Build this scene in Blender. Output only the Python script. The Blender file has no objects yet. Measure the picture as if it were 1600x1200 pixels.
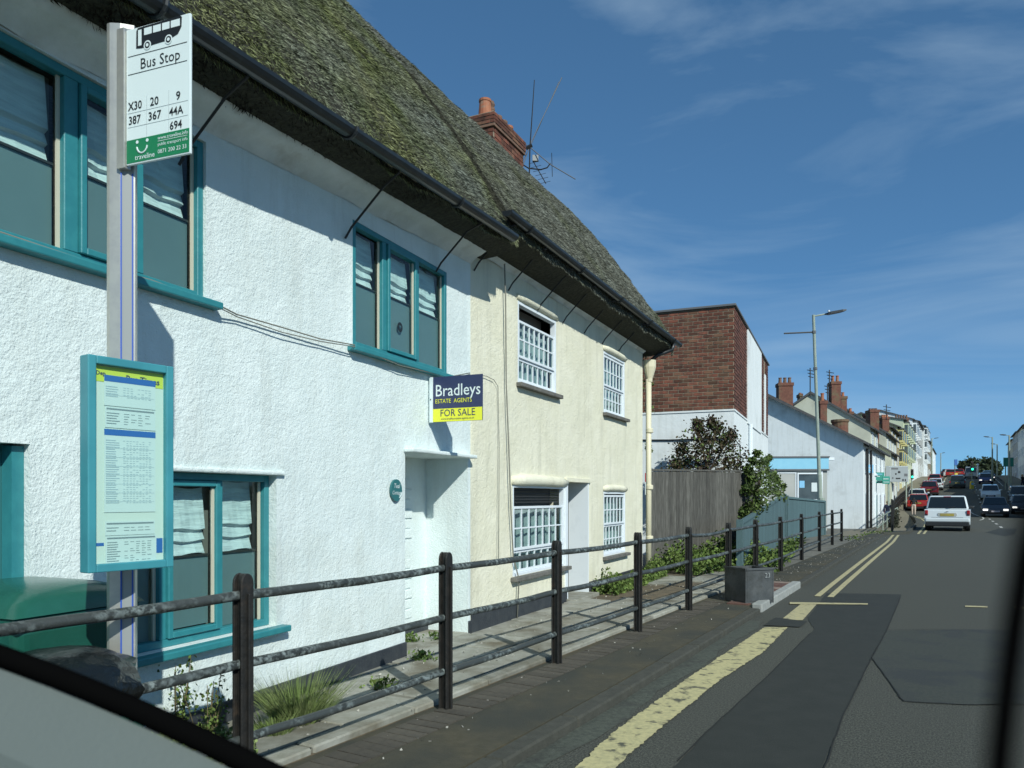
import bpy, bmesh, math, random
import numpy as np
from mathutils import Vector, Matrix, noise
R = random.Random(7)
NR = np.random.RandomState(5)
scene = bpy.context.scene
COL = scene.collection
EYE, FPX, HY = 1.45, 1200.0, 778.0

# ---------------------------------------------------------------- camera, sky, sun, exposure
cam = bpy.data.cameras.new('camera'); camo = bpy.data.objects.new('camera', cam); COL.objects.link(camo)
camo.location = (0, 0, EYE); camo.rotation_euler = (math.radians(90), 0, 0)
cam.sensor_width = 36; cam.lens = 27; cam.sensor_fit = 'HORIZONTAL'; cam.shift_y = (HY - 600) / 1600
cam.clip_start = 0.01; cam.clip_end = 9000
cam.dof.use_dof = True; cam.dof.focus_distance = 11; cam.dof.aperture_fstop = 11.5
scene.camera = camo
TO_SUN = Vector((.582, -1.176, .94)).normalized()
world = bpy.data.worlds.new('World'); scene.world = world; world.use_nodes = True
wn = world.node_tree; wn.nodes.clear()
w_out = wn.nodes.new('ShaderNodeOutputWorld'); w_bg = wn.nodes.new('ShaderNodeBackground')
sky = wn.nodes.new('ShaderNodeTexSky'); sky.sky_type = 'NISHITA'; sky.sun_disc = False
sky.sun_elevation = math.asin(TO_SUN.z); sky.sun_rotation = math.atan2(TO_SUN.x, TO_SUN.y)
sky.air_density = 0.5; sky.dust_density = 0.0; sky.ozone_density = 3.0; sky.altitude = 0
w_bg.inputs['Strength'].default_value = 0.1
tc = wn.nodes.new('ShaderNodeTexCoord'); mp = wn.nodes.new('ShaderNodeMapping')
mp.inputs['Scale'].default_value = (1.0, 1.6, 5.5); mp.inputs['Rotation'].default_value = (0.0, 0.22, 0.5)
nz = wn.nodes.new('ShaderNodeTexNoise'); nz.inputs['Scale'].default_value = 1.7
nz.inputs['Detail'].default_value = 9; nz.inputs['Roughness'].default_value = .55; nz.inputs['Distortion'].default_value = .7
cr = wn.nodes.new('ShaderNodeValToRGB'); cr.color_ramp.elements[0].position = .42; cr.color_ramp.elements[1].position = .80
cr.color_ramp.elements[1].color = (.52, .52, .52, 1)
mx = wn.nodes.new('ShaderNodeMixRGB'); mx.inputs['Color2'].default_value = (4.6, 6.2, 7.6, 1)
gm = wn.nodes.new('ShaderNodeGamma'); gm.inputs['Gamma'].default_value = .6
hs = wn.nodes.new('ShaderNodeMixRGB'); hs.blend_type = 'MULTIPLY'; hs.inputs['Fac'].default_value = 1; hs.inputs['Color2'].default_value = (.90, 1.68, 2.2, 1)
wn.links.new(tc.outputs['Generated'], mp.inputs['Vector']); wn.links.new(mp.outputs['Vector'], nz.inputs['Vector'])
wn.links.new(nz.outputs['Fac'], cr.inputs['Fac']); wn.links.new(cr.outputs['Color'], mx.inputs['Fac'])
wn.links.new(sky.outputs['Color'], gm.inputs['Color']); wn.links.new(gm.outputs['Color'], hs.inputs['Color1']); wn.links.new(hs.outputs['Color'], mx.inputs['Color1'])
wn.links.new(mx.outputs['Color'], w_bg.inputs['Color']); wn.links.new(w_bg.outputs['Background'], w_out.inputs['Surface'])
sun = bpy.data.lights.new('sun', 'SUN'); suno = bpy.data.objects.new('sun', sun); COL.objects.link(suno)
sun.energy = 4.3; sun.angle = math.radians(.55); sun.color = (.98, 1.0, .92)
suno.rotation_euler = TO_SUN.to_track_quat('Z', 'Y').to_euler(); suno.location = TO_SUN * 60
scene.view_settings.view_transform = 'Standard'; scene.view_settings.look = 'None'
scene.view_settings.gamma = 1; scene.view_settings.exposure = 0; scene.view_settings.use_curve_mapping = False
scene.cycles.max_bounces = 6; scene.cycles.transparent_max_bounces = 12

# ---------------------------------------------------------------- helpers
def gx(px, D): return (px - 800) / FPX * D
def gz(py, D): return EYE + (HY - py) / FPX * D
def at(px, py, D): return Vector((gx(px, D), D, gz(py, D)))
def ground_at(px, py, z=0.0):
    D = (EYE - z) * FPX / (py - HY); return Vector((gx(px, D), D, z))

class Frame:
    """wall-like frame: s runs along, o sticks out of it, z is up"""
    def __init__(self, x, y, sx, sy):
        l = math.hypot(sx, sy); self.x, self.y, self.sx, self.sy = x, y, sx / l, sy / l
        self.nx, self.ny = self.sy, -self.sx
    def pt(self, s, o, z): return (self.x + s * self.sx + o * self.nx, self.y + s * self.sy + o * self.ny, z)
    def s_of(self, px, o=0.0):
        u = (px - 800) / FPX; x = self.x + o * self.nx; y = self.y + o * self.ny
        return (u * y - x) / (self.sx - u * self.sy)
    def D_of(self, s, o=0.0): return self.y + s * self.sy + o * self.ny
    def sz(self, px, py, o=0.0):
        s = self.s_of(px, o); return s, gz(py, self.D_of(s, o))
    def sub(self, s, o=0.0, turn=0):
        p = self.pt(s, o, 0); c, q = math.cos(turn), math.sin(turn)
        return Frame(p[0], p[1], self.sx * c - self.sy * q, self.sx * q + self.sy * c)
AX = Frame(0, 0, 1, 0)      # s = +x, o = -y

class MB:
    def __init__(self): self.v = []; self.f = []; self.smooth = False
    def add(self, vs, fs):
        b = len(self.v); self.v += [tuple(p) for p in vs]; self.f += [tuple(i + b for i in q) for q in fs]; return self
    def box(self, fr, s0, s1, o0, o1, z0, z1):
        v = [fr.pt(s, o, z) for z in (z0, z1) for o in (o0, o1) for s in (s0, s1)]
        return self.add(v, [(0, 2, 3, 1), (4, 5, 7, 6), (0, 1, 5, 4), (2, 6, 7, 3), (0, 4, 6, 2), (1, 3, 7, 5)])
    def quad(self, a, b, c, d): return self.add([a, b, c, d], [(0, 1, 2, 3)])
    def prism(self, fr, poly, o0, o1):
        """poly of (s,z) pushed from o0 to o1"""
        n = len(poly); v = [fr.pt(s, o0, z) for s, z in poly] + [fr.pt(s, o1, z) for s, z in poly]
        return self.add(v, [tuple(range(n))[::-1], tuple(range(n, 2 * n))] + [(i, (i + 1) % n, n + (i + 1) % n, n + i) for i in range(n)])
    def plan(self, poly, z0, z1):
        n = len(poly); v = [(x, y, z0) for x, y in poly] + [(x, y, z1) for x, y in poly]
        return self.add(v, [tuple(range(n))[::-1], tuple(range(n, 2 * n))] + [(i, (i + 1) % n, n + (i + 1) % n, n + i) for i in range(n)])
    def tube(self, path, r, n=8, caps=True):
        path = [Vector(p) for p in path]; rs = r if isinstance(r, (list, tuple)) else [r] * len(path)
        b = len(self.v); prev = None
        for i, p in enumerate(path):
            d = (path[min(i + 1, len(path) - 1)] - path[max(i - 1, 0)]).normalized()
            if prev is None:
                up = Vector((0, 0, 1)) if abs(d.z) < .9 else Vector((1, 0, 0)); e1 = d.cross(up).normalized()
            else: e1 = (prev - d * prev.dot(d)).normalized()
            prev = e1; e2 = d.cross(e1)
            for k in range(n):
                t = 2 * math.pi * k / n; self.v.append(tuple(p + (e1 * math.cos(t) + e2 * math.sin(t)) * rs[i]))
        for i in range(len(path) - 1):
            for k in range(n):
                k2 = (k + 1) % n; self.f.append((b + i * n + k, b + i * n + k2, b + (i + 1) * n + k2, b + (i + 1) * n + k))
        if caps:
            self.f.append(tuple(b + k for k in range(n))[::-1]); self.f.append(tuple(b + (len(path) - 1) * n + k for k in range(n)))
        return self
    def lathe(self, cx, cy, prof, n=16):
        b = len(self.v)
        for r, z in prof:
            for k in range(n):
                t = 2 * math.pi * k / n; self.v.append((cx + r * math.cos(t), cy + r * math.sin(t), z))
        for i in range(len(prof) - 1):
            for k in range(n):
                k2 = (k + 1) % n; self.f.append((b + i * n + k, b + i * n + k2, b + (i + 1) * n + k2, b + (i + 1) * n + k))
        self.f.append(tuple(b + k for k in range(n))[::-1]); self.f.append(tuple(b + (len(prof) - 1) * n + k for k in range(n)))
        return self
    def ring(self, fr, s0, s1, o0, o1, z0, z1, w):
        """a rectangular frame without overlaps"""
        self.box(fr, s0, s0 + w, o0, o1, z0, z1); self.box(fr, s1 - w, s1, o0, o1, z0, z1)
        self.box(fr, s0 + w, s1 - w, o0, o1, z0, z0 + w); self.box(fr, s0 + w, s1 - w, o0, o1, z1 - w, z1); return self
    def mesh(self, name):
        me = bpy.data.meshes.new(name); me.from_pydata(self.v, [], self.f)
        if len(self.f) < 3000:
            bm = bmesh.new(); bm.from_mesh(me); bmesh.ops.recalc_face_normals(bm, faces=bm.faces); bm.to_mesh(me); bm.free()
        me.update(); return me

def link(name, me, mats, parent=None, bevel=0, seg=2, smooth=False):
    o = bpy.data.objects.new(name, me); COL.objects.link(o)
    for m in (mats if isinstance(mats, (list, tuple)) else [mats]): me.materials.append(m)
    if parent is not None:
        o.parent = parent; o.matrix_parent_inverse = world_of(parent).inverted()
    if bevel:
        b = o.modifiers.new('bevel', 'BEVEL'); b.width = bevel; b.segments = seg; b.limit_method = 'ANGLE'; b.angle_limit = math.radians(35)
    if smooth: me.polygons.foreach_set('use_smooth', [True] * len(me.polygons))
    return o
def world_of(o):
    m = Matrix.LocRotScale(o.location, o.rotation_euler, o.scale)
    return (world_of(o.parent) @ o.matrix_parent_inverse @ m) if o.parent else m
def part(name, mb, mat, parent, bevel=0, seg=2, smooth=False, label=None, kind=None):
    if smooth and not bevel and isinstance(mb, MB): pass
    o = link(name, mb.mesh(name) if isinstance(mb, MB) else mb, mat, parent, bevel, seg, smooth)
    if label: o['label'] = label
    if kind: o['kind'] = kind
    return o
def thing(name, label, cat, loc=(0, 0, 0), group=None):
    o = bpy.data.objects.new(name, None); COL.objects.link(o); o.location = loc; o.empty_display_size = .2
    o['label'] = label; o['category'] = cat
    if group: o['group'] = group
    return o
def tag(o, label, cat, group=None, kind=None):
    o['label'] = label; o['category'] = cat
    if group: o['group'] = group
    if kind: o['kind'] = kind
    return o
def struct(name, mb, mat, bevel=0):
    o = link(name, mb.mesh(name) if isinstance(mb, MB) else mb, mat, None, bevel); o['kind'] = 'structure'; return o
def copy_part(src, parent, M):
    """a copy of a mesh piece moved by M in world space, sharing mesh data"""
    c = src.copy(); COL.objects.link(c); c.parent = parent; c.matrix_parent_inverse = world_of(parent).inverted()
    l, r, s = M.decompose(); c.location = l; c.rotation_euler = r.to_euler(); c.scale = s; return c
def copy_tree(o, parent=None):
    c = o.copy(); COL.objects.link(c)
    if parent is not None: c.parent = parent; c.matrix_parent_inverse = o.matrix_parent_inverse.copy()
    for ch in [k for k in KIDS(o)]: copy_tree(ch, c)
    return c
def KIDS(o): return [k for k in o.children]

# ---------------------------------------------------------------- materials
def mat(name, col, rough=.8, col2=None, scale=8, metal=0, bump=0, bscale=60, ramp=(.4, .65), detail=5, spec=None,
        island=0, stretch=(1, 1, 1), col3=None, scale3=1.5, ramp3=(.5, .6), bump2=0, bscale2=8, coat=0, trans=0, rotz=0, streak=0):
    m = bpy.data.materials.new(name); m.use_nodes = True; nt = m.node_tree; b = nt.nodes['Principled BSDF']
    b.inputs['Roughness'].default_value = rough; b.inputs['Metallic'].default_value = metal
    if spec is not None: b.inputs['Specular IOR Level'].default_value = spec
    if coat: b.inputs['Coat Weight'].default_value = coat; b.inputs['Coat Roughness'].default_value = .05
    t = nt.nodes.new('ShaderNodeTexCoord'); mpn = nt.nodes.new('ShaderNodeMapping'); mpn.inputs['Scale'].default_value = stretch
    if rotz:
        mr0 = nt.nodes.new('ShaderNodeMapping'); mr0.inputs['Rotation'].default_value = (0, 0, math.radians(-rotz)); nt.links.new(t.outputs['Object'], mr0.inputs['Vector']); nt.links.new(mr0.outputs['Vector'], mpn.inputs['Vector'])
    else: nt.links.new(t.outputs['Object'], mpn.inputs['Vector'])
    def nse(sc, dt=detail):
        n = nt.nodes.new('ShaderNodeTexNoise'); n.inputs['Scale'].default_value = sc; n.inputs['Detail'].default_value = dt
        n.inputs['Roughness'].default_value = .6; nt.links.new(mpn.outputs['Vector'], n.inputs['Vector']); return n
    src = None
    if col2 is not None:
        n = nse(scale); r = nt.nodes.new('ShaderNodeValToRGB')
        r.color_ramp.elements[0].position, r.color_ramp.elements[1].position = ramp
        r.color_ramp.elements[0].color = (*col, 1); r.color_ramp.elements[1].color = (*col2, 1)
        nt.links.new(n.outputs['Fac'], r.inputs['Fac']); src = r.outputs['Color']
    if col3 is not None:
        n = nse(scale3, 8); r = nt.nodes.new('ShaderNodeValToRGB')
        r.color_ramp.elements[0].position, r.color_ramp.elements[1].position = ramp3
        mm = nt.nodes.new('ShaderNodeMixRGB'); nt.links.new(n.outputs['Fac'], r.inputs['Fac']); nt.links.new(r.outputs['Color'], mm.inputs['Fac'])
        if src: nt.links.new(src, mm.inputs['Color1'])
        else: mm.inputs['Color1'].default_value = (*col, 1)
        mm.inputs['Color2'].default_value = (*col3, 1); src = mm.outputs['Color']
    if streak:
        ms_ = nt.nodes.new('ShaderNodeMapping'); ms_.inputs['Scale'].default_value = (3.2, 3.2, .28); nt.links.new(t.outputs['Object'], ms_.inputs['Vector'])
        n = nt.nodes.new('ShaderNodeTexNoise'); n.inputs['Scale'].default_value = 2.2; n.inputs['Detail'].default_value = 9; n.inputs['Roughness'].default_value = .65; nt.links.new(ms_.outputs['Vector'], n.inputs['Vector'])
        r = nt.nodes.new('ShaderNodeMapRange'); r.inputs['From Min'].default_value = .5; r.inputs['From Max'].default_value = .75; r.inputs['To Max'].default_value = streak; nt.links.new(n.outputs['Fac'], r.inputs['Value'])
        mm = nt.nodes.new('ShaderNodeMixRGB'); nt.links.new(r.outputs['Result'], mm.inputs['Fac']); nt.links.new(src, mm.inputs['Color1']); mm.inputs['Color2'].default_value = (.30, .30, .23, 1); src = mm.outputs['Color']
    if island:
        g = nt.nodes.new('ShaderNodeNewGeometry'); h = nt.nodes.new('ShaderNodeHueSaturation')
        mr = nt.nodes.new('ShaderNodeMapRange'); mr.inputs['To Min'].default_value = 1 - island; mr.inputs['To Max'].default_value = 1 + island
        nt.links.new(g.outputs['Random Per Island'], mr.inputs['Value']); nt.links.new(mr.outputs['Result'], h.inputs['Value'])
        if src: nt.links.new(src, h.inputs['Color'])
        else: h.inputs['Color'].default_value = (*col, 1)
        src = h.outputs['Color']
    if src: nt.links.new(src, b.inputs['Base Color'])
    else: b.inputs['Base Color'].default_value = (*col, 1)
    last = None
    for bb, sc in ((bump, bscale), (bump2, bscale2)):
        if bb:
            n = nse(sc, 4); bn = nt.nodes.new('ShaderNodeBump'); bn.inputs['Strength'].default_value = 1; bn.inputs['Distance'].default_value = bb
            nt.links.new(n.outputs['Fac'], bn.inputs['Height'])
            if last: nt.links.new(last.outputs['Normal'], bn.inputs['Normal'])
            last = bn
    if last: nt.links.new(last.outputs['Normal'], b.inputs['Normal'])
    return m
def obj_random(m, amt):
    """vary brightness object by object"""
    nt = m.node_tree; b = nt.nodes['Principled BSDF']; inp = b.inputs['Base Color']
    oi = nt.nodes.new('ShaderNodeObjectInfo'); h = nt.nodes.new('ShaderNodeHueSaturation'); mr = nt.nodes.new('ShaderNodeMapRange')
    mr.inputs['To Min'].default_value = 1 - amt; mr.inputs['To Max'].default_value = 1 + amt
    nt.links.new(oi.outputs['Random'], mr.inputs['Value']); nt.links.new(mr.outputs['Result'], h.inputs['Value'])
    if inp.is_linked: nt.links.new(inp.links[0].from_socket, h.inputs['Color'])
    else: h.inputs['Color'].default_value = inp.default_value
    nt.links.new(h.outputs['Color'], inp); return m
def emit(name, col, s):
    m = bpy.data.materials.new(name); m.use_nodes = True; b = m.node_tree.nodes['Principled BSDF']
    b.inputs['Base Color'].default_value = (*col, 1); b.inputs['Emission Color'].default_value = (*col, 1); b.inputs['Emission Strength'].default_value = s
    return m
def glass_mat(name, tint=(.9, .97, .95), refl=1.0):
    m = bpy.data.materials.new(name); m.use_nodes = True; nt = m.node_tree; nt.nodes.clear()
    o = nt.nodes.new('ShaderNodeOutputMaterial'); tr = nt.nodes.new('ShaderNodeBsdfTransparent'); gl = nt.nodes.new('ShaderNodeBsdfGlossy')
    tr.inputs['Color'].default_value = (*tint, 1); gl.inputs['Roughness'].default_value = .02
    lw = nt.nodes.new('ShaderNodeFresnel'); lw.inputs['IOR'].default_value = 1.55
    mu = nt.nodes.new('ShaderNodeMath'); mu.operation = 'MULTIPLY'; mu.inputs[1].default_value = refl; mu.use_clamp = True
    ms = nt.nodes.new('ShaderNodeMixShader')
    ge = nt.nodes.new('ShaderNodeNewGeometry'); inv = nt.nodes.new('ShaderNodeMath'); inv.operation = 'SUBTRACT'; inv.inputs[0].default_value = 1; nt.links.new(ge.outputs['Backfacing'], inv.inputs[1])
    m2 = nt.nodes.new('ShaderNodeMath'); m2.operation = 'MULTIPLY'; nt.links.new(lw.outputs['Fac'], m2.inputs[0]); nt.links.new(inv.outputs['Value'], m2.inputs[1])
    nt.links.new(m2.outputs['Value'], mu.inputs[0]); nt.links.new(mu.outputs['Value'], ms.inputs['Fac'])
    nt.links.new(tr.outputs['BSDF'], ms.inputs[1]); nt.links.new(gl.outputs['BSDF'], ms.inputs[2]); nt.links.new(ms.outputs['Shader'], o.inputs['Surface'])
    return m
M = {}
M['white_render'] = mat('white_render', (.70, .79, .78), .9, (.76, .845, .835), 3, bump=.0058, bscale=85, bump2=.006, bscale2=36, streak=.22, col3=(.62, .68, .64), scale3=1.1, ramp3=(.56, .8))
M['cream_render'] = mat('cream_render', (.75, .73, .57), .9, (.80, .78, .63), 2.5, streak=.3, bump=.007, bscale=75, bump2=.0075, bscale2=32, col3=(.62, .60, .47), scale3=1.3, ramp3=(.58, .85))
M['plinth'] = mat('plinth_black', (.028, .034, .042), .6, (.045, .052, .058), 9, bump=.004, bscale=40)
M['teal'] = mat('teal_paint', (.028, .205, .235), .42, (.035, .235, .262), 14, bump=.001, bscale=60)
M['teal_dark'] = mat('teal_door', (.03, .15, .16), .5)
M['white_paint'] = mat('white_paint', (.74, .80, .84), .45, (.66, .72, .76), 6, ramp=(.55, .75))
M['bead'] = mat('cream_bead', (.55, .53, .42), .6)
M['glass'] = glass_mat('window_glass')
M['frost'] = mat('frosted_film', (.15, .215, .235), .35, (.13, .19, .21), 1.2)
M['blind'] = mat('linen_blind', (.66, .73, .76), .9, (.5, .56, .6), 3, stretch=(1, 1, 9), bump=.012, bscale=5)
M['bar_dark'] = mat('dark_bar', (.03, .03, .03), .6)
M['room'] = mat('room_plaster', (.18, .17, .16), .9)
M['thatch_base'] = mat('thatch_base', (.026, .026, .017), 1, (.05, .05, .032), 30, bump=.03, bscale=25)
M['straw_moss'] = mat('straw_moss', (.132, .156, .066), 1, (.205, .215, .115), 1.6, island=.8, col3=(.18, .20, .168), scale3=.9, ramp3=(.42, .66), spec=.1)
M['straw_grey'] = mat('straw_grey', (.148, .155, .125), 1, (.22, .235, .20), 2.4, island=.8, col3=(.13, .145, .075), scale3=.8, ramp3=(.5, .75), spec=.1)
M['soffit'] = mat('soffit_cement', (.66, .69, .66), .9, (.76, .79, .77), 5, bump=.01, bscale=18, col3=(.44, .42, .36), scale3=2.4, ramp3=(.55, .8))
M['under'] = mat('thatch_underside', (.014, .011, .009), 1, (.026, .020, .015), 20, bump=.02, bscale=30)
M['gutter'] = mat('black_plastic_gutter', (.015, .019, .022), .38, (.03, .036, .038), 12, ramp=(.5, .8))
M['iron'] = mat('black_iron', (.012, .012, .012), .5)
M['brick'] = obj_random(mat('red_brick', (.170, .058, .036), .9, (.085, .040, .028), 9, bump=.003, bscale=80, col3=(.145, .075, .045), scale3=3), .48)
M['brick_stuff'] = mat('red_brick_far', (.135, .052, .036), .9, (.095, .04, .03), 9, bump=.003, bscale=80, island=.4)
M['mortar'] = mat('mortar', (.30, .25, .18), .95, (.23, .195, .145), 9)
M['pot'] = mat('terracotta', (.36, .14, .07), .75, (.30, .10, .05), 6, col3=(.22, .2, .15), scale3=5, ramp3=(.55, .7))
M['pot_grey'] = mat('sooty_terracotta', (.14, .085, .06), .85, (.21, .12, .08), 6)
M['lead'] = mat('lead_cap', (.12, .13, .14), .6)
M['asphalt'] = mat('asphalt_road', (.026, .029, .023), .9, (.105, .108, .086), 60, bump=.009, bscale=100, detail=9, col3=(.060, .062, .051), scale3=.8, ramp3=(.40, .85), ramp=(.40, .62), stretch=(1.5, .8, 1), rotz=-30.3)
M['asphalt_dark'] = mat('fresh_asphalt_patch', (.020, .0235, .019), .85, (.026, .029, .024), 5, bump=.002, bscale=160)
M['asphalt_mid'] = mat('older_asphalt_patch', (.033, .040, .033), .88, (.050, .054, .044), 40, bump=.004, bscale=130, col3=(.03, .035, .034), scale3=2)
M['pave_dark'] = mat('tarmac_pavement', (.058, .052, .031), .92, (.078, .068, .042), 14, bump=.005, bscale=90, detail=9, col3=(.036, .038, .029), scale3=1.3, ramp3=(.4, .6))
M['pave_far'] = mat('pavement_far', (.20, .18, .125), .92, (.165, .15, .11), 3, bump=.002, bscale=40)
M['yard'] = mat('yard_concrete', (.125, .125, .108), .92, (.16, .155, .13), 2.5, bump=.003, bscale=60, col3=(.09, .085, .07), scale3=1.4, ramp3=(.5, .7))
M['slab'] = obj_random(mat('concrete_slab', (.30, .30, .26), .9, (.22, .22, .18), 7, bump=.004, bscale=50, col3=(.12, .105, .07), scale3=2.2, ramp3=(.45, .68)), .22)
M['slab_gap'] = mat('sandy_earth', (.09, .075, .05), .95, (.15, .115, .07), 9, bump=.008, bscale=40)
M['paver'] = obj_random(mat('dark_paver', (.060, .054, .042), .9, (.078, .068, .052), 20, bump=.003, bscale=90), .2)
M['gully'] = mat('gutter_concrete', (.045, .052, .041), .85, (.090, .100, .078), 28, bump=.005, bscale=80, col3=(.035, .035, .03), scale3=3, ramp3=(.5, .7), ramp=(.35, .7))
M['kerb'] = mat('kerb_stone', (.27, .285, .27), .85, (.34, .35, .33), 12, bump=.003, bscale=60)
M['kerb_old'] = mat('old_kerb', (.045, .046, .036), .9, (.060, .060, .048), 12, bump=.006, bscale=60)
M['black_metal'] = mat('old_black_paint', (.014, .014, .013), .5, (.024, .022, .019), 20, bump=.003, bscale=60, col3=(.05, .036, .026), scale3=9, ramp3=(.6, .78))
M['rail_metal'] = mat('flaking_rail_paint', (.028, .033, .031), .5, (.19, .225, .22), 34, ramp=(.45, .60), bump=.004, bscale=50, detail=9, col3=(.045, .052, .05), scale3=4, ramp3=(.42, .56))
M['soil'] = mat('soil', (.055, .045, .03), 1, (.09, .075, .05), 20, bump=.02, bscale=20)
M['terrain'] = mat('terrain_grass', (.045, .06, .025), 1, (.07, .085, .04), .5)
def paint_worn(name, col, under, lo=.47, hi=.50, sc=26):
    return mat(name, col, .8, under, sc, ramp=(lo, hi), detail=10, bump=.002, bscale=90)
M['yellow_line'] = mat('worn_yellow_paint', (.50, .45, .23), .85, (.38, .35, .19), 30, bump=.004, bscale=50, col3=(.085, .085, .06), scale3=9, ramp3=(.54, .64))
M['yellow_far'] = mat('yellow_paint', (.46, .41, .22), .85, (.36, .33, .2), 15, col3=(.12, .115, .09), scale3=12, ramp3=(.6, .66))
M['tar'] = mat('tar_seam', (.014, .015, .013), .9)
M['white_line'] = mat('white_line_paint', (.55, .55, .50), .85, (.4, .4, .37), 20)
M['grey_timber'] = obj_random(mat('weathered_timber', (.070, .068, .060), .95, (.135, .132, .118), 5, stretch=(9, 9, .7), bump=.006, bscale=10, col3=(.06, .058, .05), scale3=7, ramp3=(.5, .68)), .28)
M['blue_timber'] = obj_random(mat('blue_grey_timber', (.085, .15, .165), .85, (.065, .12, .13), 8, stretch=(6, 6, .8), bump=.002, bscale=10), .12)
M['leaf'] = mat('leaf_green', (.05, .085, .02), .65, (.09, .125, .03), 3, island=.5, spec=.3)
M['leaf_dry'] = mat('leaf_bronze', (.055, .032, .022), .65, (.075, .07, .03), 5, island=.6, spec=.3, ramp=(.42, .6))
M['weed'] = mat('weed_green', (.075, .125, .028), .7, (.13, .18, .045), 4, island=.5, spec=.25)
M['grass'] = mat('grass_blades', (.14, .20, .06), .8, (.20, .235, .10), 6, island=.4, spec=.2)
M['dry_stem'] = mat('dry_stem', (.15, .12, .06), .9, island=.3)
M['far_leaf'] = mat('far_tree_leaf', (.028, .045, .02), .9, (.05, .07, .03), .6, island=.4)
M['bark'] = mat('bark', (.07, .055, .04), .95, bump=.01, bscale=20)
M['alu'] = mat('aluminium', (.50, .50, .45), .38, (.44, .44, .41), 20, metal=.55)
M['alu_face'] = mat('grey_channel', (.27, .29, .29), .5)
M['blue_strip'] = mat('blue_strip', (.025, .09, .42), .5)
M['sign_white'] = mat('sign_white', (.70, .80, .80), .3)
M['sign_black'] = mat('sign_black', (.012, .016, .02), .5)
M['sign_green'] = mat('sign_green', (.012, .20, .085), .4)
M['sign_yellow'] = mat('sign_yellow', (.78, .80, .05), .4)
M['sign_navy'] = mat('sign_navy', (.030, .042, .105), .35, (.036, .05, .12), 4)
M['sign_grey'] = mat('sign_line_grey', (.35, .4, .42), .5)
M['case'] = mat('case_teal', (.055, .285, .335), .4, (.045, .24, .29), 5)
M['paper'] = mat('paper_white', (.62, .69, .70), .6)
M['paper_cream'] = mat('card_cream', (.63, .69, .65), .6)
M['paper_lime'] = mat('card_lime', (.60, .66, .08), .6)
M['print_blue'] = mat('print_blue', (.03, .13, .42), .6)
M['print_grey'] = mat('print_grey', (.20, .25, .28), .7)
M['print_pale'] = mat('print_pale', (.36, .45, .52), .7)
M['screen'] = glass_mat('case_glass', (.93, .99, .97), .6)
M['green_plastic'] = mat('green_plastic', (.012, .085, .062), .22, (.016, .10, .075), 6, bump=.001, bscale=30)
M['black_bag'] = mat('black_polythene', (.006, .008, .008), .28, bump=.012, bscale=14)
M['planter'] = mat('lead_grey_planter', (.048, .056, .06), .65, (.075, .082, .085), 5, bump=.004, bscale=30, col3=(.04, .045, .045), scale3=3)
M['pipe_cream'] = mat('cream_pipe', (.66, .62, .46), .5)
M['stone_sill'] = mat('grey_stone', (.16, .155, .14), .9, (.10, .10, .09), 10, bump=.005, bscale=30)
M['cable'] = mat('grey_cable', (.20, .20, .17), .7)
M['shop_blue'] = mat('shop_blue', (.23, .53, .70), .5, (.26, .56, .72), 3)
M['shop_wall'] = mat('shop_grey', (.36, .38, .36), .6)
M['far_white'] = mat('far_white', (.74, .79, .80), .9, (.78, .83, .84), 1.5, streak=.25, bump=.006, bscale=8, col3=(.52, .55, .54), scale3=.7, ramp3=(.55, .75))
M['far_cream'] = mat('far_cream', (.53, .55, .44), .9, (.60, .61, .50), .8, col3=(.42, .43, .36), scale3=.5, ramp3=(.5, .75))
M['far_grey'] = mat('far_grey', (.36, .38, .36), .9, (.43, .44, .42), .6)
M['far_yellow'] = mat('far_yellow', (.56, .53, .26), .9, (.62, .58, .32), .9)
M['far_green'] = mat('far_pale_green', (.52, .58, .42), .9, (.56, .62, .47), .9)
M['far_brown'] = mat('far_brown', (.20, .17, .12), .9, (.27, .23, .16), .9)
M['far_ochre'] = mat('far_ochre', (.33, .29, .17), .9)
M['slate'] = mat('roof_slate', (.075, .078, .085), .8, (.12, .12, .115), 3, bump=.01, bscale=12, stretch=(1, 1, 3))
M['slate_edge'] = mat('roof_edge', (.045, .05, .055), .8)
M['chim_brick'] = mat('chimney_brick', (.135, .058, .042), .95, (.19, .085, .058), 7, bump=.01, bscale=12, col3=(.15, .13, .075), scale3=1.4, ramp3=(.5, .7))
M['far_glass'] = mat('far_glass', (.045, .06, .07), .15, (.10, .13, .14), .6)
M['tyre'] = mat('tyre', (.012, .012, .012), .85)
M['rim'] = mat('alloy_rim', (.35, .36, .37), .35, metal=.7)
M['trim'] = mat('black_trim', (.018, .02, .022), .5)
M['car_glass'] = mat('car_glass', (.010, .014, .016), .06, spec=.8)
M['lamp_red'] = mat('red_lamp', (.30, .008, .012), .2, coat=.5)
M['lamp_clear'] = mat('clear_lamp', (.55, .58, .6), .15, coat=.5)
M['head_on'] = emit('headlight_on', (1, .97, .88), 1.2)
M['plate_y'] = mat('plate_yellow', (.42, .34, .07), .5, (.30, .25, .10), 3)
M['plate_w'] = mat('plate_white', (.36, .33, .36), .5)
def paint(name, c): return mat(name, c, .3, coat=.8)
M['p_white'] = paint('paint_white', (.60, .66, .68)); M['p_black'] = paint('paint_black', (.010, .013, .022))
M['p_red'] = paint('paint_red', (.34, .02, .012)); M['p_dkred'] = paint('paint_dark_red', (.16, .008, .012))
M['p_green'] = paint('paint_dark_green', (.018, .028, .02)); M['p_blue'] = paint('paint_blue', (.02, .03, .14)); M['p_silver'] = paint('paint_silver', (.30, .32, .33))
M['lamp_pole'] = mat('galvanised_pole', (.27, .33, .28), .6, (.32, .37, .32), 5)
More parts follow.
